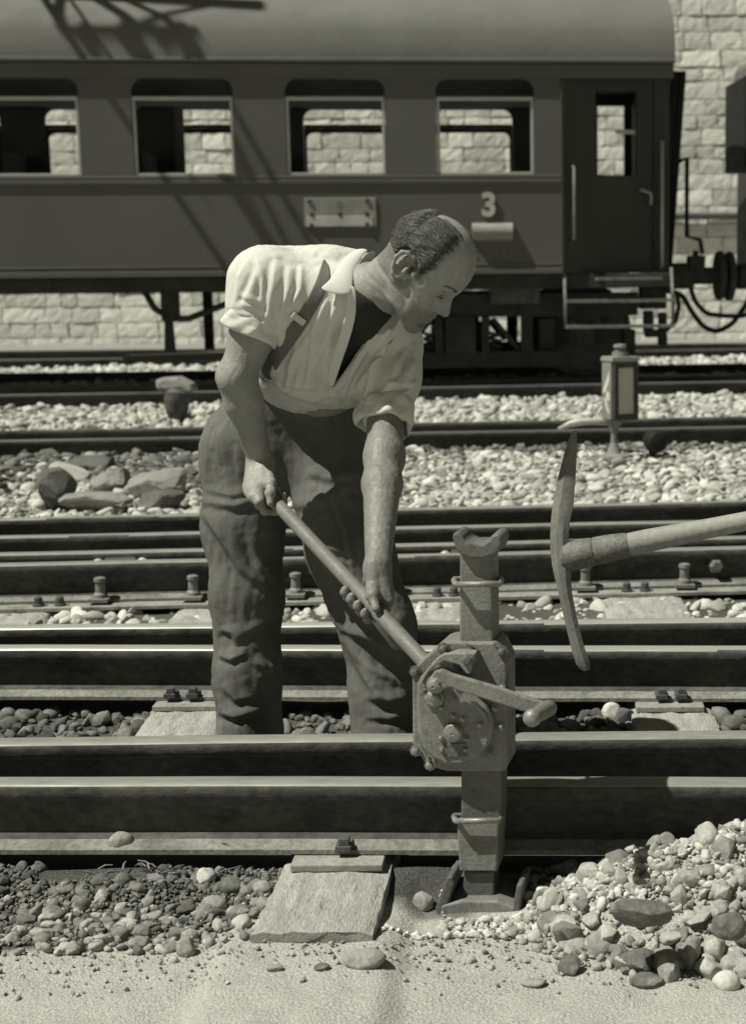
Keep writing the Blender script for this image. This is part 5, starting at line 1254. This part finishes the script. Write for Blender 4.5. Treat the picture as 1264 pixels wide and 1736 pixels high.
for k, (v, q) in enumerate(parts_):
    if k in (2, 3):                                                  # tendons and skin texture
        n_v = normals(v, q); v = v + n_v * (noise3(v, 130, k) * 0.0006 + noise3(v, (70, 70, 25), k + 5) * 0.0008)[:, None]
    tone = np.ones(len(v))
    if k == 0:
        v = folds(v, q, [([(738, 526), (728, 536), (716, 546)], 3, -.0016), ([(726, 498), (736, 506), (750, 508)], 3, -.0010), ([(722, 494), (714, 492), (708, 494)], 3, -.0010), ([(724, 500), (716, 502), (710, 506)], 3, -.0010),
                         ([(778, 425), (784, 448), (780, 470)], 4, -.0009), ([(768, 420), (772, 446), (767, 472)], 4, -.0008), ([(700, 500), (706, 520), (704, 538)], 6, -.0018), ([(690, 486), (694, 508), (690, 530)], 6, .0016),
                         ([(628, 470), (650, 490), (676, 520)], 5, -.0016), ([(620, 452), (640, 478), (664, 516)], 5, .0014), ([(640, 450), (655, 470), (672, 492)], 5, -.0012), ([(636, 500), (652, 515), (668, 540)], 5, .0016)])
        l = (v - HO) / HS; a_, b_, c_ = l @ hf, l @ hl, l @ hu
        stub = np.clip((a_ - .005) / .03, 0, 1) * np.clip((-.040 - c_ + (a_ - .06) * .25) / .02, 0, 1); tone -= .30 * stub
        tone -= .22 * np.exp(-((a_ - .098) / .012) ** 2 - ((c_ + .066) / .008) ** 2 - (b_ / .024) ** 2)
        tone -= .25 * np.exp(-((np.abs(b_) - .032) / .018) ** 2 - ((c_ - .006) / .010) ** 2) * (a_ > .06)  # shade of the eye sockets put into the tone
        tone -= .30 * np.exp(-((a_ + .004) / .014) ** 2 - ((c_ - .004) / .016) ** 2) * (np.abs(b_) > .06)  # ear hollows darkened in the tone, as if shaded
        hl_ = hairline(a_, b_, c_); HEADV = (v, hl_)
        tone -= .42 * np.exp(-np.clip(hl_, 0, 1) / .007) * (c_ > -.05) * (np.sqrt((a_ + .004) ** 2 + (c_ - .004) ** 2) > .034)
        tone += .06 * noise3(v, 70, 9) + .05 * noise3(v, 240, 10)
    elif k in (2, 3):
        tone = (.96 if k == 2 else .72) + .05 * noise3(v, 60, 11 + k) + .05 * noise3(v, (420, 420, 160), 12 + k)  # left arm darker: the shade it stands in is put into its tone
    Vs.append(v); Fs.append(q + off); off += len(v); tones.append(tone)
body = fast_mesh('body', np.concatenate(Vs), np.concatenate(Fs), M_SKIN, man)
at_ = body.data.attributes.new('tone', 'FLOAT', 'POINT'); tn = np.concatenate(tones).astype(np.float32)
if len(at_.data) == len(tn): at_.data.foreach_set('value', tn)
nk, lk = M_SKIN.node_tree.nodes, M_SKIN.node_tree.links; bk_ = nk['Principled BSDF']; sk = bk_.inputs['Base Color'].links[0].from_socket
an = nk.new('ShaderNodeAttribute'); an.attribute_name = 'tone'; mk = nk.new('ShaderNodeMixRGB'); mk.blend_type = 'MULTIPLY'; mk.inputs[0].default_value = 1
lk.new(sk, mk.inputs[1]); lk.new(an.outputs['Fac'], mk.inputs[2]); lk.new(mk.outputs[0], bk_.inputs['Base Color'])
for s in (-1, 1):
    eb = MB(); rb_ = random.Random(3 + s)
    for k in range(46):
        t_ = k / 45.0; y_ = .012 + .040 * t_; x_ = .1115 - .020 * t_ ** 1.6; z_ = .029 + .006 * math.sin(t_ * 2.6) + rb_.uniform(-.0025, .0025)
        a_ = np.array([x_ + .0025, y_, z_]); d_ = np.array([.001, .0045, .0035 - .004 * t_]) * rb_.uniform(.8, 1.3)
        eb.tube([HP(p_[0], s * p_[1], p_[2]) for p_ in (a_, a_ + d_ * .5 + np.array([.0012, 0, 0]), a_ + d_)], [.0007, .0006, .0003], 4)
    eb.build('eyebrow', M_HAIR, man, smooth=True)['kind'] = 'stuff'
    MB().tube([HP(.101, s * .017, .001), HP(.1025, s * .026, -.0005), HP(.1005, s * .036, -.001), HP(.094, s * .047, .001)], [.0006, .0012, .0012, .0006], 6).build('eyelash', M_HAIR, man, smooth=True)
    e = MB().lathe(HP(.086, s * .032, .006), hf, [(-.012, .006), (-.006, .012), (0, .0135), (.008, .0105), (.0125, .005), (.0135, .001)], 16).build('eye', M_EYE, man, smooth=True)

# hair: round the back and sides, thin on the crown
fh = head_field(HO - .17, HO + .17, 0.0024, hair=True)
ii = np.stack(np.meshgrid(*[fh.lo[q] + fh.h * np.arange(fh.n[q]) for q in range(3)], indexing='ij'), -1) - HO
ii = ii / HS
lx, ly, lz_ = ii @ hf, ii @ hl, ii @ hu
wp = lx * 70 + 1.3 * np.sin(lz_ * 60 + lx * 40)
streak = 0.0006 * np.sin(lz_ * 620 + ly * 260 + wp * 1.5) + 0.0005 * np.sin(lz_ * 1050 + ly * 500 - wp * 2) + 0.0012 * np.sin(lx * 150 - lz_ * 80 + 1.5 * np.sin(lz_ * 110 + 1)) * np.clip(.06 - lx, 0, .08) / .08
side_ok = hairline(lx, ly, lz_)
thick = 0.0065 * np.clip((lz_ + .06) / .08, .22, 1)
d = fh.D - (thick + streak) * np.clip(-side_ok / .010, -1.5, 1)
fh.D = np.maximum(d, (side_ok - .002) * 0.8).astype(np.float32)
v, q = fh.mesh(1)
hair = fast_mesh('hair', v, q, M_HAIR, man)
hbv = BVHTree.FromPolygons(v.tolist(), q.tolist()); hn = normals(v, q); rs = np.random.default_rng(4)
M_STRAND = mat('hair_strand', 0.085, 0.45, 0.2, 30, 200, 0.2, 0.0, spec=0.5, per_island=0.75)
st_ = MB(); cand = np.where((hn @ wv < 0.35))[0]
for i in rs.choice(cand, 3600):
    p_ = v[i]; n_ = hn[i]; path = []
    for k in range(6):
        c_ = -hf * 0.9 - hu * (0.25 + 0.5 * (((p_ - HO) @ hf) < -.02)) + hl * rs.normal(0, .06) + hu * rs.normal(0, .18); c_ = c_ - n_ * (c_ @ n_); c_ /= np.linalg.norm(c_) + 1e-9
        path.append(p_ + n_ * (.0003 + .0005 * math.sin(k * .9 + i))); hit = hbv.find_nearest(Vector(p_ + c_ * .0055))
        if hit[0] is None: break
        p_ = np.array(hit[0]); n_ = np.array(hit[1]); n_ = n_ if n_ @ (p_ - HP(.02, 0, .05)) > 0 else -n_
    if len(path) > 2: st_.tube(path, np.linspace(.00055, .0002, len(path)), 3, cap=False)
bbv = BVHTree.FromPolygons(parts_[0][0].tolist(), parts_[0][1].tolist()); hv_, hl_ = HEADV; nh_ = normals(hv_, parts_[0][1]); lc_ = (hv_ - HO) / HS
ca_ = np.where((hl_ > -.004) & (hl_ < .012) & ((lc_ @ hu) > .0) & (((lc_ @ hf) > .01) | ((lc_ @ hu) > .06)) & (nh_ @ wv < .4))[0]
for i in rs.choice(ca_, 900):                                        # thin hairs running out over the scalp
    p_ = hv_[i]; n_ = nh_[i]; path = []
    for k in range(5):
        c_ = -hf * 0.8 - hu * .3 + hu * rs.normal(0, .2) + hl * rs.normal(0, .1); c_ = c_ - n_ * (c_ @ n_); c_ /= np.linalg.norm(c_) + 1e-9
        path.append(p_ + n_ * (.0008 + .0012 * k / 4)); p_ = p_ + c_ * .0035
    st_.tube(path, np.linspace(.00035, .00015, len(path)), 3, cap=False)
st_.build('hair_strands', M_STRAND, hair, smooth=True)['kind'] = 'stuff'
wis = MB(); rr_ = random.Random(8)
for i in range(26):                                                  # loose strands on the crown
    a = HP(.0 + rr_.uniform(-.02, .05), rr_.uniform(.02, .065), .132 + rr_.uniform(-.03, .004)); t_ = [a]
    dv_ = hu * rr_.uniform(.3, 1) + hf * rr_.uniform(.2, .9) + hl * rr_.uniform(-.1, .5)
    for k in range(4): t_.append(t_[-1] + dv_ * .007 - hu * .0012 * k + hf * .001 * k)
    wis.tube(t_, [.0009, .0009, .0008, .0006, .0003], 4)
wis.build('loose_strands', M_HAIR, hair, smooth=True)

# ------------------------------------------------------------------ trousers
HIPR, HIPL = P(422, 770, 3.98), P(556, 790, 3.93)
KNR, ANR = P(418, 1010, 3.95), P(424, 1262, 3.96)
KNL, ANL = P(640, 1062, 3.84), P(658, 1295, 3.80)
WA = P(505, 684, 3.93)
ft = Field(np.array([P(320, 700, 4.0)[0] - .03, 3.55, -0.09]), np.array([P(720, 700, 3.9)[0] + .04, 4.35, WA[2] + .24]), 0.0045)
ft.ell(P(490, 745, 3.97), (.185, .135, .125), None, .05)
ft.ell(P(415, 775, 4.02), (.115, .130, .150), None, .05)                                   # seat
ft.cone(WA + rv * -.045, WA + rv * .075 - uv * .015, .122, .115, .04)
ft.chain([HIPR, P(412, 890, 3.97), KNR, P(420, 1140, 3.95), ANR], [.112, .101, .088, .080, .087], .04)
ft.chain([HIPL, P(592, 930, 3.87), KNL, P(648, 1170, 3.83), ANL], [.108, .105, .090, .080, .088], .04)
ft.cone(P(560, 740, 3.93), P(580, 880, 3.88), .07, .07, .04); ft.cone(P(486, 622, 3.96), P(520, 650, 3.94), .100, .100, .04)
v, q = ft.mesh(2)
n_v = normals(v, q)
v = v + n_v * (noise3(v, (16, 16, 9), 3) * 0.0040 + noise3(v, (44, 44, 18), 4) * 0.0021 + noise3(v, (80, 80, 55), 6) * 0.0009)[:, None]
v = folds(v, q, [
    ([(346, 868), (372, 905), (410, 965), (455, 1000)], 11, .012), ([(344, 850), (400, 858), (440, 845)], 10, .008), ([(350, 830), (395, 840), (430, 830)], 8, .006),
    ([(370, 930), (365, 1010), (372, 1080)], 10, .008), ([(376, 1065), (395, 1072), (405, 1095)], 9, .009), ([(372, 1110), (392, 1118), (420, 1105)], 8, .008),
    ([(400, 1080), (440, 1060), (470, 1040)], 9, .007), ([(378, 1160), (400, 1185), (440, 1180)], 9, .007), ([(392, 880), (398, 960), (394, 1040)], 7, .003), ([(560, 830), (585, 900), (600, 980)], 6, .005), ([(370, 1205), (400, 1215), (450, 1200)], 9, .010),
    ([(360, 1150), (368, 1180), (372, 1205)], 8, .008), ([(420, 900), (440, 960), (470, 985)], 10, .006), ([(430, 1120), (455, 1135), (472, 1130)], 8, .006),
    ([(576, 1064), (620, 1080), (660, 1105), (700, 1128)], 10, .014), ([(600, 1085), (640, 1125), (700, 1155)], 11, -.012), ([(585, 1075), (610, 1130), (640, 1180), (690, 1200)], 12, .009),
    ([(620, 1180), (650, 1190), (690, 1180)], 9, .007), ([(618, 1215), (660, 1218), (700, 1208)], 8, .007), ([(545, 1010), (560, 1040), (576, 1066)], 7, .008),
    ([(520, 800), (560, 812), (610, 800)], 10, .006), ([(490, 860), (540, 850), (600, 820)], 12, .006), ([(500, 900), (550, 930), (600, 935)], 10, .006), ([(640, 1040), (665, 1055), (690, 1090)], 8, .008),
    ([(360, 700), (352, 760), (350, 820)], 10, .006), ([(380, 690), (372, 740), (375, 790)], 9, .006)])
trousers = fast_mesh('trousers', v, q, M_TROU, man)

# ------------------------------------------------------------------ shirt
fs = Field(np.array([P(370, 600, 3.85)[0] - .05, 3.15, WA[2] - .10]), np.array([P(730, 600, 3.6)[0] + .05, 4.15, P(520, 400, 3.85)[2] + .06]), 0.0042)
fs.cone(PS(500, 596, 3.92), PS(565, 612, 3.88), .118, .105, .05)
fs.chain([PS(508, 620, 3.93), PS(532, 592, 3.90), PS(560, 540, 3.84)], [.122, .138, .135], .05)
fs.cone(PS(500, 510, 3.88), PS(640, 580, 3.75), .112, .105, .05)
fs.cone(PS(480, 490, 3.90), PS(560, 490, 3.83), .098, .082, .05)
fs.cone(PS(590, 630, 3.80), PS(640, 620, 3.74), .075, .070, .05)
fs.cone(PS(552, 626, 3.87), PS(605, 634, 3.80), .07, .06, .04)
fs.cone(neck_b - rv * .02, SHR, .070, .072, .05).cone(neck_b, SHL, .070, .060, .05)
fs.cone(PS(600, 470, 3.78), PS(560, 470, 3.84), .066, .07, .04)
dR = (ELR - SHR) / np.linalg.norm(ELR - SHR); cufR = SHR + (ELR - SHR) * .40 - rv * .006; dcR = (ELR - SHR) * 1.0 - rv * .03; dcR /= np.linalg.norm(dcR)
fs.cone(SHR + np.array([.02, 0, .0]), SHR + (ELR - SHR) * .2, .084, .072, .04); fs.cone(SHR + np.array([-.01, 0, .02]), SHR + (ELR - SHR) * .36 - rv * .004, .082, .061, .03)
dL = (ELL - SHL) / np.linalg.norm(ELL - SHL); cufL = SHL + (ELL - SHL) * .62; 
fs.chain([SHL, SHL + (ELL - SHL) * .28 + rv * .004, SHL + (ELL - SHL) * .60], [.068, .068, .060], .04)
fs.cone(cufR + dcR * .095, cufR + dcR * .16, .080, .080, .004, 'cut'); fs.cone(cufL + dL * .085, cufL + dL * .16, .075, .075, .004, 'cut')
# the open front: cut the V down to the chest
gx = np.stack(np.meshgrid(*[fs.lo[a] + fs.h * np.arange(fs.n[a]) for a in range(3)], indexing='ij'), -1)
pr = project(gx.reshape(-1, 3)); pp_ = pr[:, :2]
VP = np.array([(597, 462), (606, 446), (640, 440), (690, 500), (664, 530), (640, 556), (612, 592), (588, 628), (566, 657), (562, 655), (576, 610), (592, 560), (602, 515), (600, 488)], float)
inside = np.zeros(len(pp_), bool); n = len(VP)
for i in range(n):
    a, b = VP[i], VP[(i + 1) % n]
    c = ((a[1] > pp_[:, 1]) != (b[1] > pp_[:, 1])) & (pp_[:, 0] < (b[0] - a[0]) * (pp_[:, 1] - a[1]) / (b[1] - a[1] + 1e-9) + a[0]); inside ^= c
dist, _, _ = seg_dist(pp_, np.vstack([VP, VP[:1]])); sdv = np.where(inside, -dist, dist) / 690.0
dep = pr[:, 2] - (3.86 - (pp_[:, 0] - 565) * 0.0010 - 0.16 * np.clip((690 - pp_[:, 1]) / 200, 0, 1) + 0.24 * np.clip((pp_[:, 0] - 560) / 110, 0, 1.2))
dcut = np.maximum(sdv, dep).reshape(fs.D.shape).astype(np.float32)
fs.D = np.maximum(fs.D, -dcut)
v, q = fs.mesh(2)
n_v = normals(v, q)
v = v + n_v * (noise3(v, (26, 26, 12), 13) * 0.0022 + noise3(v, (60, 60, 40), 14) * 0.0010)[:, None]
v = folds(v, q, [(l_, w_, a_ * (.62 if np.mean([p_[0] for p_ in l_]) < 500 and np.mean([p_[1] for p_ in l_]) < 560 else 1.25)) for l_, w_, a_ in [
    ([(468, 440), (462, 480), (455, 530), (440, 560)], 8, .012), ([(490, 450), (486, 500), (470, 545)], 7, .009), ([(440, 450), (425, 490), (412, 520)], 8, .008),
    ([(510, 448), (508, 490), (490, 530)], 6, .006), ([(420, 440), (405, 470), (402, 510)], 7, .006),
    ([(575, 500), (562, 540), (545, 590), (520, 640)], 8, .007), ([(592, 505), (585, 560), (560, 620), (545, 660)], 7, .007), ([(556, 505), (530, 560), (500, 610)], 9, .006),
    ([(590, 560), (580, 600), (560, 650)], 6, .005), ([(470, 640), (500, 650), (540, 660)], 8, .008), ([(455, 620), (490, 668), (550, 685)], 8, .007), ([(520, 600), (505, 640), (500, 670)], 8, .006),
    ([(670, 550), (655, 600), (640, 650), (620, 680)], 8, -.010), ([(690, 590), (670, 610), (655, 640)], 7, .006), ([(700, 610), (680, 640), (655, 660)], 7, .006), ([(645, 580), (620, 630), (590, 675)], 8, .007),
    ([(662, 560), (640, 610), (605, 665)], 8, .006), ([(600, 672), (625, 685), (640, 680)], 7, .008), ([(704, 640), (690, 662), (665, 672)], 6, .006),
    ([(612, 705), (650, 698), (705, 690)], 5, .005), ([(620, 724), (660, 716), (712, 705)], 5, .005), ([(385, 525), (420, 535), (465, 558)], 5, .004), ([(382, 520), (430, 520), (470, 545)], 6, .004),
    ([(478, 560), (470, 600), (462, 640)], 7, .008), ([(505, 580), (492, 620), (488, 660)], 7, .008), ([(535, 560), (525, 610), (518, 660)], 7, .007), ([(560, 585), (548, 630), (545, 672)], 6, .006),
    ([(448, 640), (480, 655), (520, 672)], 6, .009), ([(530, 676), (570, 668), (600, 676)], 6, .008), ([(600, 610), (592, 640), (582, 670)], 6, .007), ([(636, 600), (632, 640), (622, 676)], 7, .008),
    ([(700, 580), (694, 620), (684, 655)], 6, .008), ([(676, 600), (668, 630), (650, 662)], 6, .008), ([(655, 650), (680, 655), (704, 648)], 5, .006),
    ([(405, 500), (425, 508), (450, 515)], 5, .006), ([(432, 440), (446, 470), (444, 520)], 6, .008), ([(500, 425), (540, 428), (575, 440)], 8, .005), ([(455, 430), (500, 440), (540, 445)], 8, .004)]])
shirt = fast_mesh('shirt', v, q, M_SHIRT, man)
bvh = BVHTree.FromPolygons((v).tolist(), q.tolist())
def on_shirt(px, py, off=0.004, bv=None):
    dr_ = ray(px, py); dr_ = dr_ / np.linalg.norm(dr_)
    h_, nn, _, _ = (bv or bvh).ray_cast(Vector(CAM), Vector(dr_))
    if h_ is None: return None
    return np.array(h_) - dr_ * off
def sheet(rows, name, mt, parent, thick=0.0035, smooth=True):        # a cloth strip through rows of points
    V = [p for r in rows for p in r]; n = len(rows[0]); Fc = [(i * n + j, i * n + j + 1, (i + 1) * n + j + 1, (i + 1) * n + j) for i in range(len(rows) - 1) for j in range(n - 1)]
    o = mesh_obj(name, V, Fc, mt, parent, smooth=smooth); s = o.modifiers.new('thick', 'SOLIDIFY'); s.thickness = thick; s.offset = 0
    o.modifiers.new('sub', 'SUBSURF').levels = 1; o.modifiers['sub'].render_levels = 2; return o
def cuff(c, ax, r0, r1, w, name, seed):                               # a rolled up sleeve end: a thick creased band of cloth
    ax = ax / np.linalg.norm(ax); a = np.cross(ax, (0, 1, .2)); a /= np.linalg.norm(a); b = np.cross(ax, a); rr = np.random.default_rng(seed)
    sec = [(-w * .50, .004), (-w * .53, .010), (-w * .42, .0165), (-w * .1, .0185), (w * .02, .0150), (w * .08, .0175), (w * .35, .0165), (w * .5, .0105), (w * .52, .003), (w * .40, -.004), (-w * .3, -.004)]
    V, n, m_ = [], len(sec), 64
    for i in range(m_):
        q = 2 * math.pi * i / m_; wob = .0030 * math.sin(3 * q + seed) + .0018 * math.sin(7 * q + 2 * seed); sh = .004 * math.sin(2 * q + seed * 1.7)
        dr_ = math.cos(q) * a + math.sin(q) * b
        for h_, e in sec:
            R_ = r0 + (r1 - r0) * (h_ / w + .5) + e * .75 * (1 + .35 * math.sin(5 * q + h_ * 60 + seed) + .2 * math.sin(11 * q - h_ * 90)) + wob * 1.5 + rr.normal(0, .0004); V.append(c + ax * (h_ + sh) + dr_ * R_)
    Fc = [(i * n + j, i * n + (j + 1) % n, ((i + 1) % m_) * n + (j + 1) % n, ((i + 1) % m_) * n + j) for i in range(m_) for j in range(n)]
    o = mesh_obj(name, V, Fc, M_SHIRT, shirt, smooth=True, sub=1); bm = bmesh.new(); bm.from_mesh(o.data); bmesh.ops.recalc_face_normals(bm, faces=bm.faces); bm.to_mesh(o.data); bm.free(); return o
cuff(cufR + dcR * .004, dcR, .057, .062, .050, 'rolled_cuff', 2)
cuff(cufL + dL * .004, dL + np.array([-.10, 0, 0]), .056, .059, .062, 'rolled_cuff', 5)
# braces strap over the right shoulder
L1 = [(548, 436), (541, 462), (530, 490), (512, 522), (490, 552), (466, 586), (446, 618), (436, 640)]
L2 = [(557, 448), (562, 470), (550, 500), (532, 534), (512, 566), (488, 598), (468, 628), (456, 652)]
rows = []; last = None
for a, b in zip(L1, L2):
    r = []
    for t in np.linspace(0, 1, 4):
        x, y = a[0] + (b[0] - a[0]) * t, a[1] + (b[1] - a[1]) * t; w = on_shirt(x, y, 0.006)
        if w is None and rows: w = P(x, y, np.mean([((k - CAM) @ wv) for k in rows[-1]]) + .012)
        r.append(w)
    rows.append(r)
ok = [r for r in rows if all(x is not None for x in r)]
for i in range(len(ok)):
    dm = np.median([((x - CAM) @ wv) for x in ok[i]])
    ok[i] = [CAM + (x - CAM) * (min(max((x - CAM) @ wv, dm - .012), dm + .012) / ((x - CAM) @ wv)) for x in ok[i]]
strap = sheet(ok, 'braces_strap', M_STRAP, man)
bk = on_shirt(506, 541, 0.014)
if bk is not None:
    ex = (on_shirt(520, 550, .014) - on_shirt(494, 531, .014)); ex /= np.linalg.norm(ex); ez = np.cross(ex, wv); ez /= np.linalg.norm(ez)
    MB().box(bk, (.036, .016, .005), (ex, ez, np.cross(ex, ez))).build('buckle', M_KNOB, strap, bevel=0.002)
pl_ = []; prof_ = []
for x, y, w in ((598, 484, 13), (602, 512, 14), (597, 545, 15), (589, 574, 15), (578, 604, 15), (568, 634, 14), (561, 657, 11)):
    q_ = on_shirt(x - w * .8, y, .0); prof_.append(((q_ - CAM) @ wv) if q_ is not None else np.nan)
prof_ = np.array(prof_); gd_ = ~np.isnan(prof_); cf = np.polyfit(np.arange(7)[gd_], prof_[gd_], 2)
for i, (x, y, w) in enumerate(((598, 484, 13), (602, 512, 14), (597, 545, 15), (589, 574, 15), (578, 604, 15), (568, 634, 14), (561, 657, 11))):
    dp = min(np.polyval(cf, i), prof_[i] if gd_[i] else 9) - .007; pl_.append([P(x + 4 - (w + 3) * t, y + 1 - 4 * t, dp + .003 * abs(t - .5)) for t in np.linspace(0, 1, 4)])
sheet(pl_, 'placket', M_SHIRT, shirt, 0.004)
pr_ = []; ed_ = ((652, 546), (640, 558), (626, 575), (612, 593), (600, 611), (588, 630), (576, 646), (566, 658))
pd_ = np.array([(((on_shirt(x + 9, y + 5, 0) - CAM) @ wv) if on_shirt(x + 9, y + 5, 0) is not None else np.nan) for x, y in ed_]); gd_ = ~np.isnan(pd_); cf = np.polyfit(np.arange(8)[gd_], pd_[gd_], 2)
for i, (x, y) in enumerate(ed_):
    dp = min(np.polyval(cf, i), pd_[i] if gd_[i] else 9) - .005; pr_.append([P(x - 3 + 12 * t, y - 2 + 8 * t, dp + .003 * abs(t - .5)) for t in np.linspace(0, 1, 4)])
sheet(pr_, 'placket', M_SHIRT, shirt, 0.004)
# collar
def collar(rows_px, name, dlist=None):
    out = []
    for row in rows_px:
        r = []
        for (x, y, off) in row:
            w = on_shirt(x, y, off)
            r.append(w if w is not None else PS(x, y, 3.74))
        out.append(r)
    return sheet(out, name, M_SHIRT, man, 0.005)
def PD_(x, y, d): return PS(x, y, d)
dsh = lambda x, y, off: ((on_shirt(x, y, off) - CAM) @ wv)
def CS(x, y, off, ref):                               # a spot just over the shirt
    w = on_shirt(x, y, 0); dq = ((w - CAM) @ wv) if w is not None else ref
    return P(x, y, min(max(dq, ref - .05), ref + .03) - off)
rf = np.median([((on_shirt(x, y, 0) - CAM) @ wv) for x, y in ((565, 470), (555, 490), (575, 505), (580, 450)) if on_shirt(x, y, 0) is not None])
cr = [[CS(628, 424, .0, rf + .07), CS(612, 436, .005, rf + .03), CS(603, 454, .010, rf), CS(598, 474, .012, rf), CS(598, 498, .012, rf)],
      [CS(616, 420, .004, rf + .07), CS(598, 434, .012, rf + .03), CS(588, 455, .020, rf), CS(581, 478, .022, rf), CS(577, 503, .020, rf)],
      [CS(600, 423, .004, rf + .07), CS(580, 439, .012, rf + .03), CS(566, 462, .018, rf), CS(553, 482, .018, rf), CS(534, 489, .014, rf)]]
sheet(cr, 'collar', M_SHIRT, man, 0.005)
inn = [[P(628, 424, rf + .075), P(612, 436, rf + .035), P(604, 454, rf + .01), P(600, 474, rf + .005), P(600, 504, rf + .005)],
       [P(642, 428, rf + .12), P(628, 440, rf + .10), P(619, 458, rf + .08), P(613, 480, rf + .07), P(606, 510, rf + .05)]]
sheet(inn, 'collar_band', M_SHIRT, man, 0.004)
rg = np.median([((on_shirt(x, y, 0) - CAM) @ wv) for x, y in ((690, 560), (670, 575), (650, 590), (700, 570)) if on_shirt(x, y, 0) is not None])
cl_ = [[CS(692, 531, .0, rg), CS(676, 540, .008, rg), CS(655, 553, .012, rg), CS(636, 572, .012, rg), CS(620, 594, .008, rg)],
       [CS(700, 540, .0, rg), CS(685, 552, .014, rg), CS(664, 563, .018, rg), CS(643, 582, .016, rg), CS(622, 603, .008, rg)],
       [CS(706, 552, .0, rg), CS(690, 562, .010, rg), CS(668, 572, .012, rg), CS(648, 588, .010, rg), CS(623, 610, .006, rg)]]
sheet(cl_, 'collar', M_SHIRT, man, 0.005)
# dark sheet filling the open neck, standing in for the jaw's shade
M_NECKSH = mat('neck_shade', 0.035, 0.95, 0.1, 10, 200, 0.1, 0.1, spec=0.1)
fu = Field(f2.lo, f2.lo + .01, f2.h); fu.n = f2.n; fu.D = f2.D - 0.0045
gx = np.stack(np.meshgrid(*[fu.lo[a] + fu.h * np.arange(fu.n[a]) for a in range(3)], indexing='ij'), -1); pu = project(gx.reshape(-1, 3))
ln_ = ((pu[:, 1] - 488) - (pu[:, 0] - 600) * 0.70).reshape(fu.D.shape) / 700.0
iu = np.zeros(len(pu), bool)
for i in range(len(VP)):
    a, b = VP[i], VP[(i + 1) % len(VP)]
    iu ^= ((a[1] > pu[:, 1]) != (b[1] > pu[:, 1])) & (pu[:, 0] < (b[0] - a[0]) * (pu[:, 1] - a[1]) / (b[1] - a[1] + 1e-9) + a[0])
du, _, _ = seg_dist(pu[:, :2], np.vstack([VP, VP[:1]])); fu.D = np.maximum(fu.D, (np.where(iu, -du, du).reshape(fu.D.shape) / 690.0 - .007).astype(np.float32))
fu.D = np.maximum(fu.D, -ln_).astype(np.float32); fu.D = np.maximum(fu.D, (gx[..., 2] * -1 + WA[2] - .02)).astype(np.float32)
v, q = fu.mesh(2); fast_mesh('neck_shade', v, q, M_NECKSH, man)

# boots, hidden behind the rail but standing on the ground
for A, dx in ((ANR, .10), (ANL, .11)):
    fb_ = Field(np.array([A[0] - .12, A[1] - .14, -.10]), np.array([A[0] + .26, A[1] + .14, A[2] + .08]), 0.006); zg = -0.045
    fb_.cone((A[0], A[1], A[2] + .03), (A[0] - .01, A[1], zg + .05), .05, .05, .02); fb_.cone((A[0] - .035, A[1], zg + .035), (A[0] + dx + .05, A[1] - .03, zg + .034), .038, .036, .02)
    v, q = fb_.mesh(2); fast_mesh('boot', v, q, M_BOOT, man)
